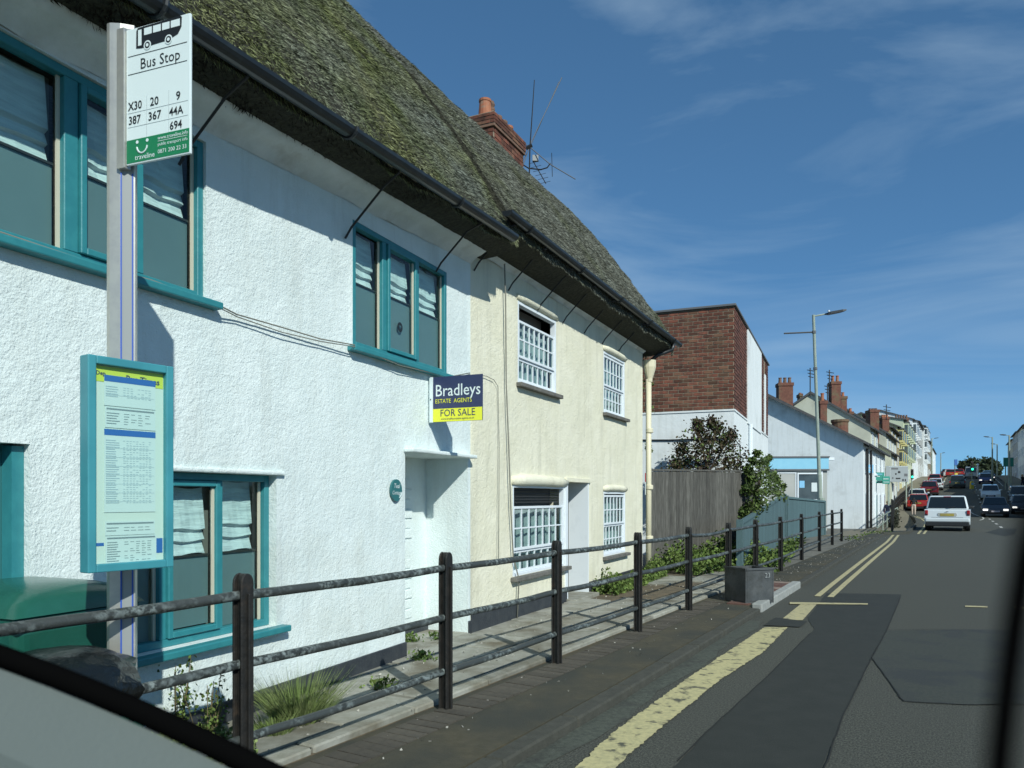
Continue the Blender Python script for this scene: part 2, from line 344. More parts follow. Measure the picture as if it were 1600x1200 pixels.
M['lamp_head'] = mat('lamp_head_grey', (.06, .065, .07), .5)
M['green_on'] = emit('green_light', (.02, .85, .45), 2.2)
M['bollard'] = mat('bollard_yellow', (.62, .50, .06), .5)
M['skin'] = mat('skin', (.42, .24, .17), .6); M['hair'] = mat('blond_hair', (.30, .22, .12), .8)
M['navy'] = mat('navy_cloth', (.012, .018, .045), .9); M['jeans'] = mat('denim', (.09, .14, .22), .9)
M['black_cloth'] = mat('black_cloth', (.012, .012, .014), .9); M['pale_cloth'] = mat('pale_cloth', (.55, .45, .38), .9)
M['shoe'] = mat('white_shoe', (.5, .5, .5), .7)
M['dash'] = mat('grey_car_trim', (.108, .130, .122), .75, (.100, .122, .115), 2, bump=.0004, bscale=300)
M['seal'] = mat('rubber_seal', (.003, .003, .003), 1, spec=0)
M['red_board'] = mat('red_board', (.45, .02, .02), .5)
M['dir_green'] = mat('signboard_green', (.03, .26, .20), .5); M['dir_blue'] = mat('signboard_blue', (.22, .50, .74), .5); M['dir_grey'] = mat('signboard_grey', (.30, .34, .36), .5)

# ---------------------------------------------------------------- text
def text_mesh(s, size, name='lettering', align='LEFT', bold=0.0, xs=1.0):
    cu = bpy.data.curves.new('t', 'FONT'); cu.body = s; cu.size = size; cu.align_x = align; cu.offset = bold; cu.resolution_u = 2
    o = bpy.data.objects.new('t', cu); COL.objects.link(o)
    dg = bpy.context.evaluated_depsgraph_get(); me = bpy.data.meshes.new_from_object(o.evaluated_get(dg)); me.name = name
    bpy.data.objects.remove(o); bpy.data.curves.remove(cu)
    for v in me.vertices: v.co.x *= xs
    return me
def text(fr, s, x, out, z, size, m, parent, align='LEFT', bold=0.0, xs=1.0, shear=0):
    me = text_mesh(s, size, 'lettering', align, bold, xs)
    for v in me.vertices: v.co = fr.pt(x + v.co.x + shear * v.co.y, out, z + v.co.y)
    me.materials.clear()
    return part('lettering', me, m, parent)

# ---------------------------------------------------------------- leaves and straws
def leaf_mesh(P, size, flat=0.0, elong=1.6):
    """diamond leaves at points P (N,3)"""
    N = len(P); a = NR.normal(size=(N, 3)); a[:, 2] *= (1 - flat); a /= np.linalg.norm(a, axis=1)[:, None] + 1e-9
    b = NR.normal(size=(N, 3)); b = np.cross(a, b); b /= np.linalg.norm(b, axis=1)[:, None] + 1e-9
    sz = size * (.6 + .8 * NR.rand(N))[:, None]
    V = np.stack([P - a * sz * elong * .5, P + b * sz * .5 + a * sz * .1, P + a * sz * elong * .5, P - b * sz * .5 + a * sz * .1], 1).reshape(-1, 3)
    me = bpy.data.meshes.new('leaves'); Fc = np.arange(N * 4).reshape(N, 4)
    me.from_pydata(V.tolist(), [], Fc.tolist()); return me
def blade_mesh(base, tip, w):
    N = len(base); d = tip - base; sd = np.cross(d, NR.normal(size=(N, 3))); sd /= np.linalg.norm(sd, axis=1)[:, None] + 1e-9
    w = (w * (.6 + .8 * NR.rand(N)))[:, None]
    V = np.stack([base - sd * w, base + sd * w, tip], 1).reshape(-1, 3)
    me = bpy.data.meshes.new('blades'); me.from_pydata(V.tolist(), [], np.arange(N * 3).reshape(N, 3).tolist()); return me
def clump(centers, n, spread):
    C = np.array(centers); idx = NR.randint(0, len(C), n); return C[idx, :3] + NR.normal(size=(n, 3)) * spread * C[idx, 3:4]

SF = Frame(0, 0, .504, .864)         # street: s = along it, o = across (kerb at about -2.1)
PROF = [(-60, 0), (68, 0), (76, .25), (87, .85), (104, 2.0), (127, 3.45), (150, 4.75), (174, 5.7), (197, 6.1), (214, 6.1), (290, 4.0), (600, -12), (3000, -60)]
def interp(tab, x):
    if x <= tab[0][0]: return tab[0][1]
    for (x0, y0), (x1, y1) in zip(tab, tab[1:]):
        if x <= x1: return y0 + (y1 - y0) * (x - x0) / (x1 - x0)
    return tab[-1][1]
def h(a): return sum(interp(PROF, a + d) for d in (-5, -2.5, 0, 2.5, 5)) / 5
KERB = [(-60, -2.1), (5, -2.08), (12, -2.2), (24, -2.42), (33.5, -2.55), (34.3, -1.75), (48, -1.95), (60, -2.6), (68, -3.4), (72, -4.2), (112, -4.2), (122, -2.4), (3000, -2.4)]
DIP = [(-60, 0), (26, 0), (42, -.25), (56, -.52), (64, -.1), (74, .45), (90, .6), (112, .2), (130, 0), (3000, 0)]
def hl(a): return h(a) + interp(DIP, a)     # ground on the left beyond the kerb
def strip(name, a_list, r0, r1, zf, m, skirt=0.0, kind=True):
    mb = MB(); n = len(a_list)
    f0 = r0 if callable(r0) else (lambda a: r0); f1 = r1 if callable(r1) else (lambda a: r1)
    top = []
    for a in a_list: top.append(SF.pt(a, f0(a), zf(a))); top.append(SF.pt(a, f1(a), zf(a)))
    mb.add(top, [(2 * i, 2 * i + 1, 2 * i + 3, 2 * i + 2) for i in range(n - 1)])
    if skirt:
        for side, f in ((0, f0), (1, f1)):
            v = []
            for a in a_list: v.append(SF.pt(a, f(a), zf(a))); v.append(SF.pt(a, f(a), zf(a) - skirt))
            mb.add(v, [(2 * i, 2 * i + 1, 2 * i + 3, 2 * i + 2) for i in range(n - 1)])
    return struct(name, mb, m) if kind else mb
AL = [-60, -30, -10] + [x * 1.0 for x in range(-5, 60, 1)] + list(range(60, 330, 3))
kerb = lambda a: interp(KERB, a)

# ================================================================ GROUND
g = MB(); aa = [-400, -60, 0, 40, 68, 90, 110, 130, 150, 175, 200, 260, 400, 700, 1500, 3000]; rr = [-2500, -400, -60, -20, 20, 60, 400, 2500]
vs = [SF.pt(a, r, h(a) - 1.1) for a in aa for r in rr]
g.add(vs, [(i * 8 + j, i * 8 + j + 1, (i + 1) * 8 + j + 1, (i + 1) * 8 + j) for i in range(len(aa) - 1) for j in range(7)])
struct('terrain', g, M['terrain'])
road = strip('road', AL, lambda a: kerb(a) - .02, 5.42, lambda a: h(a), M['asphalt'], .3)
RAILR = -2.98
pav = strip('pavement', [a for a in AL if a <= 33], RAILR - .04, lambda a: kerb(a) - .14, lambda a: .06, M['pave_dark'], .4)
LB = [(32, -4.7), (69, -4.7), (76, -5.3), (90, -5.7), (106, -6.5), (3000, -6.5)]
strip('pavement_far', [a for a in AL if a >= 32], lambda a: interp(LB, a), lambda a: kerb(a) - .14, lambda a: hl(a) + .07, M['pave_far'], 1.6)
strip('yard', [a for a in AL if 13.2 <= a <= 47], -14, RAILR - .045, lambda a: hl(a) + .055, M['yard'], 1.0)
strip('building_plots', [a for a in AL if a >= 47], -18, lambda a: interp(LB, a) - .005, lambda a: hl(a) + .05, M['yard'], 1.0)
strip('pavement_right', AL, 5.54, 7.9, lambda a: h(a) + .12, M['pave_far'], 1.0)
strip('plots_right', AL, 7.905, 22, lambda a: h(a) + .10, M['yard'], 1.0)
# kerbs: each stone its own piece near, joined beyond
kb = MB()
def kerb_piece(mb, a0, a1, z0=.0, zt=.065, w=.13):
    p = [SF.pt(a0, kerb(a0), 0), SF.pt(a1, kerb(a1), 0), SF.pt(a1, kerb(a1) - w, 0), SF.pt(a0, kerb(a0) - w, 0)]
    zs = [h(a0), h(a1), h(a1), h(a0)]
    mb.add([(x, y, z - .2) for (x, y, _), z in zip(p, zs)] + [(x, y, z + zt) for (x, y, _), z in zip(p, zs)],
           [(3, 2, 1, 0), (4, 5, 6, 7), (0, 1, 5, 4), (1, 2, 6, 5), (2, 3, 7, 6), (3, 0, 4, 7)])
a = -2.0
while a < 33:
    if 9.1 < a < 9.95: a = 13.06; continue
    m_ = MB(); kerb_piece(m_, a, a + .905, zt=.064); o = link('kerb_stone', m_.mesh('kerb_stone'), M['kerb_old'], pav, .012, 1); a += .915
new_k = []
for a0 in (10.0, 11.0, 12.05):
    m_ = MB(); kerb_piece(m_, a0, a0 + .99, zt=.105); o = link('kerb_stone', m_.mesh('kerb_stone'), M['kerb'], pav, .015, 2); o['label'] = 'new pale kerb stone'
a = 33
while a < 210:
    d = 3 if a > 40 else 1
    kerb_piece(kb, a, min(a + d, 211), zt=.11); a += d
o = struct('kerb', kb, M['kerb_old'])
kb = MB(); a = -10
while a < 210:
    for r_ in (5.42,):
        kb.add([SF.pt(a, r_, h(a) - .2), SF.pt(a + 5, r_, h(a + 5) - .2), SF.pt(a + 5, r_ + .12, h(a + 5) - .2), SF.pt(a, r_ + .12, h(a) - .2),
                SF.pt(a, r_, h(a) + .125), SF.pt(a + 5, r_, h(a + 5) + .125), SF.pt(a + 5, r_ + .12, h(a + 5) + .125), SF.pt(a, r_ + .12, h(a) + .125)],
               [(4, 5, 6, 7), (0, 1, 5, 4), (2, 3, 7, 6)])
    a += 5
struct('kerb_right', kb, M['kerb_old'])
strip('gutter_channel', [x * .25 for x in range(-16, 38)], lambda a: kerb(a) + .002, lambda a: kerb(a) + .17 + .03 * math.sin(a * 3.1) + .015 * math.sin(a * 11), lambda a: .004, M['gully'])

def sheet(name, pts, z, m, jag=0.0, step=.08):
    """flat sheet from ground pixels"""
    P = [ground_at(px, py, 0) for px, py in pts]; out = []
    for i, p in enumerate(P):
        q = P[(i + 1) % len(P)]; L = (q - p).length; n = max(1, int(L / step)) if jag else 1
        nrm = Vector((-(q - p).y, (q - p).x, 0)).normalized()
        for k in range(n):
            t = k / n; w = p.lerp(q, t)
            if jag and k: w = w + nrm * jag * (.5 * noise.noise(Vector((w.x * 5, w.y * 5, 3))) + noise.noise(Vector((w.x * 19, w.y * 19, 9))) + .7 * noise.noise(Vector((w.x * 55, w.y * 55, 1))))
            out.append((w.x, w.y))
    mb = MB(); mb.add([(x, y, z) for x, y in out], [tuple(range(len(out)))])
    me = mb.mesh(name); o = struct(name, me, m); return o
sheet('asphalt_patch', [(1020, 1235), (1107, 1142), (1200, 1057), (1272, 984), (1262, 966), (1292, 927), (1409, 929), (1385, 985), (1360, 1030), (1317, 1120), (1270, 1235)], .004, M['asphalt_dark'], .012)
sheet('asphalt_patch_old', [(1386, 986), (1515, 984), (1640, 985), (1660, 1100), (1505, 1102), (1412, 1097), (1362, 1029)], .004, M['asphalt_mid'], .012)
sheet('asphalt_patch_far', [(1540, 832), (1560, 826), (1590, 826), (1585, 835), (1570, 838)], .004, M['asphalt_dark'], .01)
sheet('yellow_band', [(885, 1215), (957, 1147), (1080, 1057), (1195, 981), (1231, 981), (1190, 1022), (1130, 1060), (1022, 1147), (945, 1215)], .008, M['yellow_line'], .013, .018)
sheet('tar_hole', [(1192, 978), (1212, 966), (1262, 972), (1250, 981)], .010, M['asphalt_dark'], .015, .05)
sheet('white_band', [(1221, 969), (1254, 970), (1276, 945), (1252, 944)], .008, M['yellow_far'])
sheet('bay_line', [(1234, 942), (1356, 944), (1356, 946), (1234, 945)], .012, M['yellow_far'])
sheet('bay_line', [(1508, 947), (1543, 948), (1543, 950), (1508, 949)], .008, M['yellow_far'])
sheet('bay_line', [(1584, 949), (1640, 951), (1640, 953), (1584, 951)], .008, M['yellow_far'])
def line(path, w, z=.008, m='yellow_far'):
    mb = MB(); L = []
    for i, p in enumerate(path):
        q = path[min(i + 1, len(path) - 1)]; o_ = path[max(i - 1, 0)]; d = Vector((q[0] - o_[0], q[1] - o_[1], 0)).normalized(); nn = Vector((-d.y, d.x, 0)) * w / 2
        zz = p[2] + z; L += [(p[0] + nn.x, p[1] + nn.y, zz), (p[0] - nn.x, p[1] - nn.y, zz)]
    mb.add(L, [(2 * i, 2 * i + 1, 2 * i + 3, 2 * i + 2) for i in range(len(path) - 1)]); return struct('road_line', mb, M[m])
def along(tab, a0, a1, step=1.0):
    n = max(2, int((a1 - a0) / step)); return [SF.pt(a0 + (a1 - a0) * i / n, interp(tab, a0 + (a1 - a0) * i / n), h(a0 + (a1 - a0) * i / n)) for i in range(n + 1)]
for seam in ([(1362, 1028), (1412, 1097), (1505, 1102), (1640, 1101)], [(1386, 985), (1450, 984), (1515, 984)], [(1275, 1240), (1317, 1120), (1362, 1029), (1386, 985), (1409, 929)], [(1060, 1190), (1107, 1142), (1200, 1057), (1272, 984)]):
    q_ = []
    for (x0_, y0_), (x1_, y1_) in zip(seam, seam[1:]):
        for k in range(12):
            p_ = ground_at(x0_ + (x1_ - x0_) * k / 12, y0_ + (y1_ - y0_) * k / 12); w_ = noise.noise(p_ * 6) * .018; q_.append((p_.x + w_, p_.y + w_, 0))
    line(q_, .009, .0065, 'tar')
YL = [(10, -1.80), (14, -1.88), (20, -1.98), (28, -2.1), (33.4, -2.28)]
line(along([(x, y + .03) for x, y in YL], 12.0, 33.4), .085)
line(along([(x, y + .21) for x, y in YL], 12.0, 33.4), .085)
Y2 = [(34.6, -1.45), (44, -1.55), (52, -1.75), (60, -2.3), (67, -3.1)]
line(along(Y2, 34.8, 67), .09); line(along([(x, y + .2) for x, y in Y2], 34.8, 67), .09)
line([SF.pt(122 + i * 3, -2.15, h(122 + i * 3)) for i in range(22)], .12)
a = 44
while a < 190:   # centre line dashes
    line([SF.pt(a + k, 1.75, h(a + k)) for k in (0, .5, 1, 1.5, 2)], .12, m='white_line'); a += 5.5
line([SF.pt(58 + i * 2, 1.1 + .35 * math.sin(i * .5), h(58 + i * 2)) for i in range(14)], .10, m='white_line')
line([SF.pt(120 + i * 3, 4.9, h(120 + i * 3)) for i in range(22)], .1, m='white_line')
sheet('road_arrow', [(1489, 773), (1497, 773), (1496, 774.5), (1490, 774.5)] if False else [(1488, 800), (1496, 800), (1495, 803), (1489, 803)], .008, M['white_line'])

# upper path in front of the cottages: slabs
path_o = strip('path', [x * .5 for x in range(-8, 31)], -6.0, RAILR - .045, lambda a: .062, M['slab_gap'], .5)
a = -3.5
while a < 14.6:      # an edging kerb and two rows of irregular slabs
    L = R.uniform(.75, 1.0)
    m_ = MB().box(SF, a + .008, a + L - .008, RAILR - .19, RAILR - .05, .02, .098 + R.uniform(-.004, .004)); link('edging_stone', m_.mesh('edging_stone'), M['slab'], path_o, .01, 1); a += L
for row, (r0, r1) in enumerate(((-3.55, -3.18), (-3.98, -3.56), (-4.45, -3.99))):
    a = -3.5 + row * .3
    while a < 14.3:
        L = R.uniform(.45, .95); j = [R.uniform(-.03, .03) for _ in range(8)]
        bare = noise.noise(Vector((a * .55, row * 1.7, 4.2)))
        if row > 0 and bare > .12: a += L; continue
        zt = .088 + R.uniform(-.006, .006)
        p = [SF.pt(a + .01 + j[0], r0 + .01, 0), SF.pt(a + L * .5, r0 + .012 + j[1] * .4, 0), SF.pt(a + L - .01 + j[2], r0 + .01, 0), SF.pt(a + L - .01 + j[3], r1 - .01, 0), SF.pt(a + L * .5, r1 - .01 + j[4] * .3, 0), SF.pt(a + .01 + j[5], r1 - .01, 0)]
        m_ = MB().plan([(x, y) for x, y, _ in p], .03, zt); link('slab', m_.mesh('slab'), M['slab'], path_o, .006, 1); a += L
# setts laid across beside the railing
pm = MB().box(AX, -.046, .046, -.125, .125, -.03, .010).mesh('paver'); pm.materials.append(M['paver'])
for i in range(96):
    a = 1.2 + i * .1
    if a > 10.2: break
    c = bpy.data.objects.new('paver', pm); COL.objects.link(c); c.parent = pav
    p = SF.pt(a, RAILR + .155, .058 + R.uniform(-.003, .003)); c.location = p; c.rotation_euler = (R.uniform(-.01, .01), R.uniform(-.01, .01), math.atan2(SF.sy, SF.sx) + R.uniform(-.03, .03))
for i in range(14):     # red and pale setts by the new kerb
    c = bpy.data.objects.new('paver', pm); 
    if i == 0:
        pm2 = pm.copy(); pm2.materials.clear(); pm2.materials.append(mat('red_sett', (.13, .065, .05), .9, (.09, .05, .04), 12)); pm3 = pm.copy(); pm3.materials.clear(); pm3.materials.append(mat('pale_sett', (.26, .2, .17), .9, (.2, .15, .12), 12))
    c.data = pm3 if i % 4 == 1 else pm2
    COL.objects.link(c); c.parent = pav; c.location = SF.pt(10.2 + i * .215, -2.50, .066 + .02 * (i % 2) * .2); c.scale = (2.1, 1.1, 1)
    c.rotation_euler = (0, 0, math.atan2(SF.sy, SF.sx))
# grit scattered on the pavement
P = np.array([SF.pt(R.uniform(1, 30), RAILR + .05 + abs(R.gauss(0, .3)), .064) for _ in range(500)] + [SF.pt(R.uniform(1, 13), R.uniform(-4.3, -3.0), .094) for _ in range(500)])
gm = leaf_mesh(P, .016, elong=1.2); o = link('grit', gm, mat('grit', (.35, .34, .3), .9, island=.4)); tag(o, 'pale grit and litter specks on the pavement', 'grit', kind='stuff')

# ================================================================ COTTAGES
WF = Frame(-.935, 6.6, .3957, .9184)
s_c = WF.s_of(735); cx_, cy_, _ = WF.pt(s_c, 0, 0)
CF = Frame(cx_, cy_, .4291, .9033)
S_END = CF.s_of(1004)
ZB = .07
def wall_grid(fr, s0, s1, z0, z1, step, holes, seed, amp=.012, curve=None):
    ss = list(np.arange(s0, s1, step)) + [s1]; zs = list(np.arange(z0, z1, step)) + [z1]
    def snap(L, e):
        i = min(range(len(L)), key=lambda k: abs(L[k] - e)); L[i] = e
    for (a0, a1, b0, b1) in holes:
        snap(ss, a0); snap(ss, a1); snap(zs, b0); snap(zs, b1)
    ns, nz_ = len(ss), len(zs); V = []
    for z in zs:
        for s in ss:
            w = 1.0
            for (a0, a1, b0, b1) in holes:
                dx = max(a0 - s, 0, s - a1); dz = max(b0 - z, 0, z - b1); w = min(w, math.hypot(dx, dz) / .07)
            w = min(w, (s - s0) / .05 if s < s0 + .05 else 1, (s1 - s) / .05 if s > s1 - .05 else 1)
            n1 = noise.noise(Vector((s * .9 + seed, z * .9, 1.3))) * amp * 1.6
            n2 = noise.noise(Vector((s * 5 + seed, z * 5, 7))) * amp * .35; n3 = noise.noise(Vector((s * 22, z * 22, seed))) * amp * .22
            V.append(fr.pt(s, (n1 + n2 + n3) * max(0, min(1, w)), z))
    Fc = []
    for j in range(nz_ - 1):
        for i in range(ns - 1):
            cs, cz = (ss[i] + ss[i + 1]) / 2, (zs[j] + zs[j + 1]) / 2
            if any(a0 < cs < a1 and b0 < cz < b1 for (a0, a1, b0, b1) in holes): continue
            Fc.append((j * ns + i, j * ns + i + 1, (j + 1) * ns + i + 1, (j + 1) * ns + i))
    mb = MB(); mb.add(V, Fc)
    return mb
def reveals(mb, fr, holes, depth):
    for k, (a0, a1, b0, b1) in enumerate(holes):
        d = depth[k] if isinstance(depth, (list, tuple)) else depth
        mb.quad(fr.pt(a0, 0, b0), fr.pt(a0, -d, b0), fr.pt(a0, -d, b1), fr.pt(a0, 0, b1))
        mb.quad(fr.pt(a1, 0, b0), fr.pt(a1, 0, b1), fr.pt(a1, -d, b1), fr.pt(a1, -d, b0))
        mb.quad(fr.pt(a0, 0, b1), fr.pt(a0, -d, b1), fr.pt(a1, -d, b1), fr.pt(a1, 0, b1))
        mb.quad(fr.pt(a0, 0, b0), fr.pt(a1, 0, b0), fr.pt(a1, -d, b0), fr.pt(a0, -d, b0))
def casement(cott, fr, s0, s1, z0, z1, rec, lights, sticker=None, blinds=.5):
    """lights: list of (s_left, s_right, opens) glazing areas"""
    W = MB().ring(fr, s0, s1, -rec, -rec + .06, z0, z1, .045)
    prev = s0 + .045
    for i, (a0, a1, op) in enumerate(lights):
        if a0 - prev > .01: W.box(fr, prev, a0, -rec, -rec + .06, z0 + .045, z1 - .045)
        prev = a1
    win = part('window', W, M['teal'], cott, .004, 1)
    part('sill', MB().box(fr, s0 - .06, s1 + .07, -rec - .0, .07, z0 - .045, z0 - .002), M['teal'], win, .008)
    for a0, a1, op in lights:
        zz0, zz1 = z0 + .045, z1 - .045; o_ = -rec
        if op:
            part('casement', MB().ring(fr, a0 + .003, a1 - .003, -rec + .02, -rec + .078, zz0 + .003, zz1 - .003, .034), M['teal'], win, .004, 1)
            a0 += .037; a1 -= .037; zz0 += .045; zz1 -= .045; o_ = -rec + .03
        part('pane', MB().box(fr, a0, a1, o_ + .012, o_ + .016, zz0, zz1), M['glass'], win)
        part('glazing_bead', MB().box(fr, a1 - .018, a1, o_ + .017, o_ + .028, zz0, zz1), M['bead'], win)
        zm = zz0 + (zz1 - zz0) * (1 - blinds)
        part('frosted_screen', MB().box(fr, a0 + .002, a1 - .02, o_ - .012, o_ - .004, zz0, zm), M['frost'], win)
        part('screen_rail', MB().box(fr, a0 + .001, a1 - .019, o_ - .010, o_ + .008, zm, zm + .012), M['bar_dark'], win)
        # a roman blind in folds
        bl = MB(); n = 9; zt = zz1; zb = zm + .015
        prof = [(0, 0), (.3, .012), (.62, .03), (.66, .004), (.80, .028), (.83, .004), (1, .03)]
        v = []
        for t, dd in prof:
            for k in range(n):
                q = k / (n - 1); z = zt + (zb - zt) * t + .006 * math.sin(q * 7 + t * 9)
                v.append(fr.pt(a0 + .004 + (a1 - a0 - .03) * q, o_ - .05 + dd + .004 * math.sin(q * 13 + t * 5), z))
        bl.add(v, [(i * n + k, i * n + k + 1, (i + 1) * n + k + 1, (i + 1) * n + k) for i in range(len(prof) - 1) for k in range(n - 1)])
        part('blind', bl, M['blind'], win)
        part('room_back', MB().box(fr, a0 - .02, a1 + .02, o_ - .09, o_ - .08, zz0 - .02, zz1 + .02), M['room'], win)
    if sticker:
        sx_, sz_ = sticker; st = MB(); n = 18; v = []
        for k in range(n):
            t = 2 * math.pi * k / n; v.append(fr.pt(sx_ + .042 * math.cos(t), -rec + .048, sz_ + .042 * math.sin(t)))
        for k in range(n):
            t = 2 * math.pi * k / n; hx = .020 * math.sin(t) ** 3; hz = .0013 * (13 * math.cos(t) - 5 * math.cos(2 * t) - 2 * math.cos(3 * t) - math.cos(4 * t))
            v.append(fr.pt(sx_ + hx, -rec + .048, sz_ + hz))
        # ring with a heart-shaped hole: bridge by angle
        st.add(v, [(k, (k + 1) % n, n + ((4 - k - 1) % n + n) % n if False else n + (n + 4 - (k + 1)) % n, n + (n + 4 - k) % n) for k in range(n)])
        part('heart_sticker', st, M['sign_black'], win)
    return win

# ---- white cottage
white = thing('white_cottage', 'long white roughcast thatched cottage with teal casement windows nearest the camera', 'cottage', WF.pt(-2, -2, 0))
w1 = (WF.s_of(-150), WF.s_of(322), 2.62, 3.56)
w2 = (WF.s_of(551), WF.s_of(698), 2.62, 3.60)
w3 = (WF.s_of(204), WF.s_of(432), .60, 1.60)
d0 = (-4.45, WF.s_of(47), ZB, 1.70)
rc = (WF.s_of(633), WF.s_of(731), ZB, 1.85)
holes = [w1, w2, w3, d0, rc]
WS0 = -7.5
wg = wall_grid(WF, WS0, s_c, 0.0, 4.12, .026, holes, 3.1, .010)
reveals(wg, WF, holes, [.08, .06, .12, .16, .48])
T = .5
wg.quad(WF.pt(WS0, 0, 0), WF.pt(WS0, 0, 4.1), WF.pt(WS0, -5.2, 4.1), WF.pt(WS0, -5.2, 0))
wg.quad(WF.pt(s_c, 0, 0), WF.pt(s_c, -5.2, 0), WF.pt(s_c, -5.2, 4.1), WF.pt(s_c, 0, 4.1))
wg.quad(WF.pt(WS0, -5.2, 0), WF.pt(WS0, -5.2, 4.1), WF.pt(s_c, -5.2, 4.1), WF.pt(s_c, -5.2, 0))
part('wall', wg, M['white_render'], white)
casement(white, WF, *w1, .08, [(w1[0] + .05, WF.s_of(105), 0), (WF.s_of(127), WF.s_of(216), 1), (WF.s_of(229), w1[1] - .045, 0)], blinds=.52)
casement(white, WF, *w2, .06, [(w2[0] + .045, WF.s_of(598), 0), (WF.s_of(604), WF.s_of(650), 1), (WF.s_of(655), w2[1] - .04, 0)], sticker=(WF.s_of(627), gz(511, WF.D_of(WF.s_of(627)))), blinds=.47)
casement(white, WF, *w3, .12, [(w3[0] + .045, WF.s_of(262), 0), (WF.s_of(272), WF.s_of(354), 1), (WF.s_of(360), w3[1] - .05, 0)], blinds=.5)
dr = part('door', MB().box(WF, d0[0], d0[1], -.16, -.11, d0[2], d0[3]), M['teal_dark'], white, .004)
for k in range(4):
    for q in range(2): part('door_panel', MB().box(WF, d0[0] + .12 + q * .5, d0[0] + .52 + q * .5, -.11, -.10, .2 + k * .37, .5 + k * .37), M['teal_dark'], dr, .004)
part('frame', MB().box(WF, d0[1] - .06, d0[1] - .002, -.108, -.04, d0[2], d0[3] - .01), M['teal'], dr)
# plinth and recess back with painted bricks
part('plinth', MB().box(WF, WS0, rc[0] - .003, .002, .022, 0, .21), M['plinth'], white, .006)
part('plinth', MB().box(WF, rc[1] - .0, s_c - .003, .002, .022, 0, .21), M['plinth'], white, .004)
part('recess_back', MB().box(WF, rc[0] - .02, rc[1] + .02, -.54, -.48, 0, 1.9), M['white_render'], white)
part('recess_plinth', MB().box(WF, rc[0], rc[1], -.478, -.455, 0, .20), M['plinth'], white)
part('threshold', MB().box(WF, rc[0], rc[1], -.477, -.005, .0, .095), M['slab'], white)
bz = .26; row = 0
while bz < 1.62:
    b_s = rc[0] + .02 - (row % 2) * .12
    while b_s < rc[1] - .35:
        b0 = max(rc[0] + .015, b_s); b1 = min(b_s + .235, rc[1] - .30)
        if b1 - b0 > .06 and R.random() < .8: part('brick', MB().box(WF, b0, b1, -.482, -.468 + R.uniform(-.005, .004), bz, bz + .085), M['white_render'], white, .006, 2)
        b_s += .25
    bz += .099; row += 1
part('lintel', MB().box(WF, rc[0] - .03, rc[1] + .02, .0, .10, rc[3] - .005, rc[3] + .03), M['white_render'], white, .01)
part('lintel', MB().box(WF, w3[0] - .02, w3[1] + .06, .0, .03, w3[3] + .0, w3[3] + .03), M['white_render'], white, .01)
# ---- cream cottage
cream = thing('cream_cottage', 'cream roughcast thatched cottage with white sash windows beyond the white one', 'cottage', CF.pt(3, -2, 0))
def cz(px, py): return CF.sz(px, py)
u1 = (CF.s_of(809), CF.s_of(869), 2.93, 3.93); l1 = (CF.s_of(801), CF.s_of(883), .62, 1.60)
u2 = (CF.s_of(943), CF.s_of(976), 2.87, 3.89); l2 = (CF.s_of(943), CF.s_of(977), .50, 1.55)
cd = (CF.s_of(885), CF.s_of(919), ZB, 1.65)
u1 = (u1[0], u1[1], CF.sz(810, 598)[1], CF.sz(810, 470)[1]); l1 = (l1[0], l1[1], CF.sz(800, 902)[1], CF.sz(804, 757)[1])
u2 = (u2[0], u2[1], CF.sz(945, 645)[1], CF.sz(945, 549)[1]); l2 = (l2[0], l2[1], CF.sz(943, 870)[1], CF.sz(943, 768)[1])
cd = (cd[0], cd[1], ZB, CF.sz(885, 753)[1]); l1 = (l1[0], cd[0] - .06, l1[2], l1[3])
holes = [u1, l1, u2, l2, cd]
cg = wall_grid(CF, 0, S_END, 0, 4.22, .034, holes, 9.4, .011)
reveals(cg, CF, holes, [.07, .07, .07, .07, .34])
cg.quad(CF.pt(0, 0, 0), CF.pt(0, 0, 4.2), CF.pt(0, -5.2, 4.2), CF.pt(0, -5.2, 0))
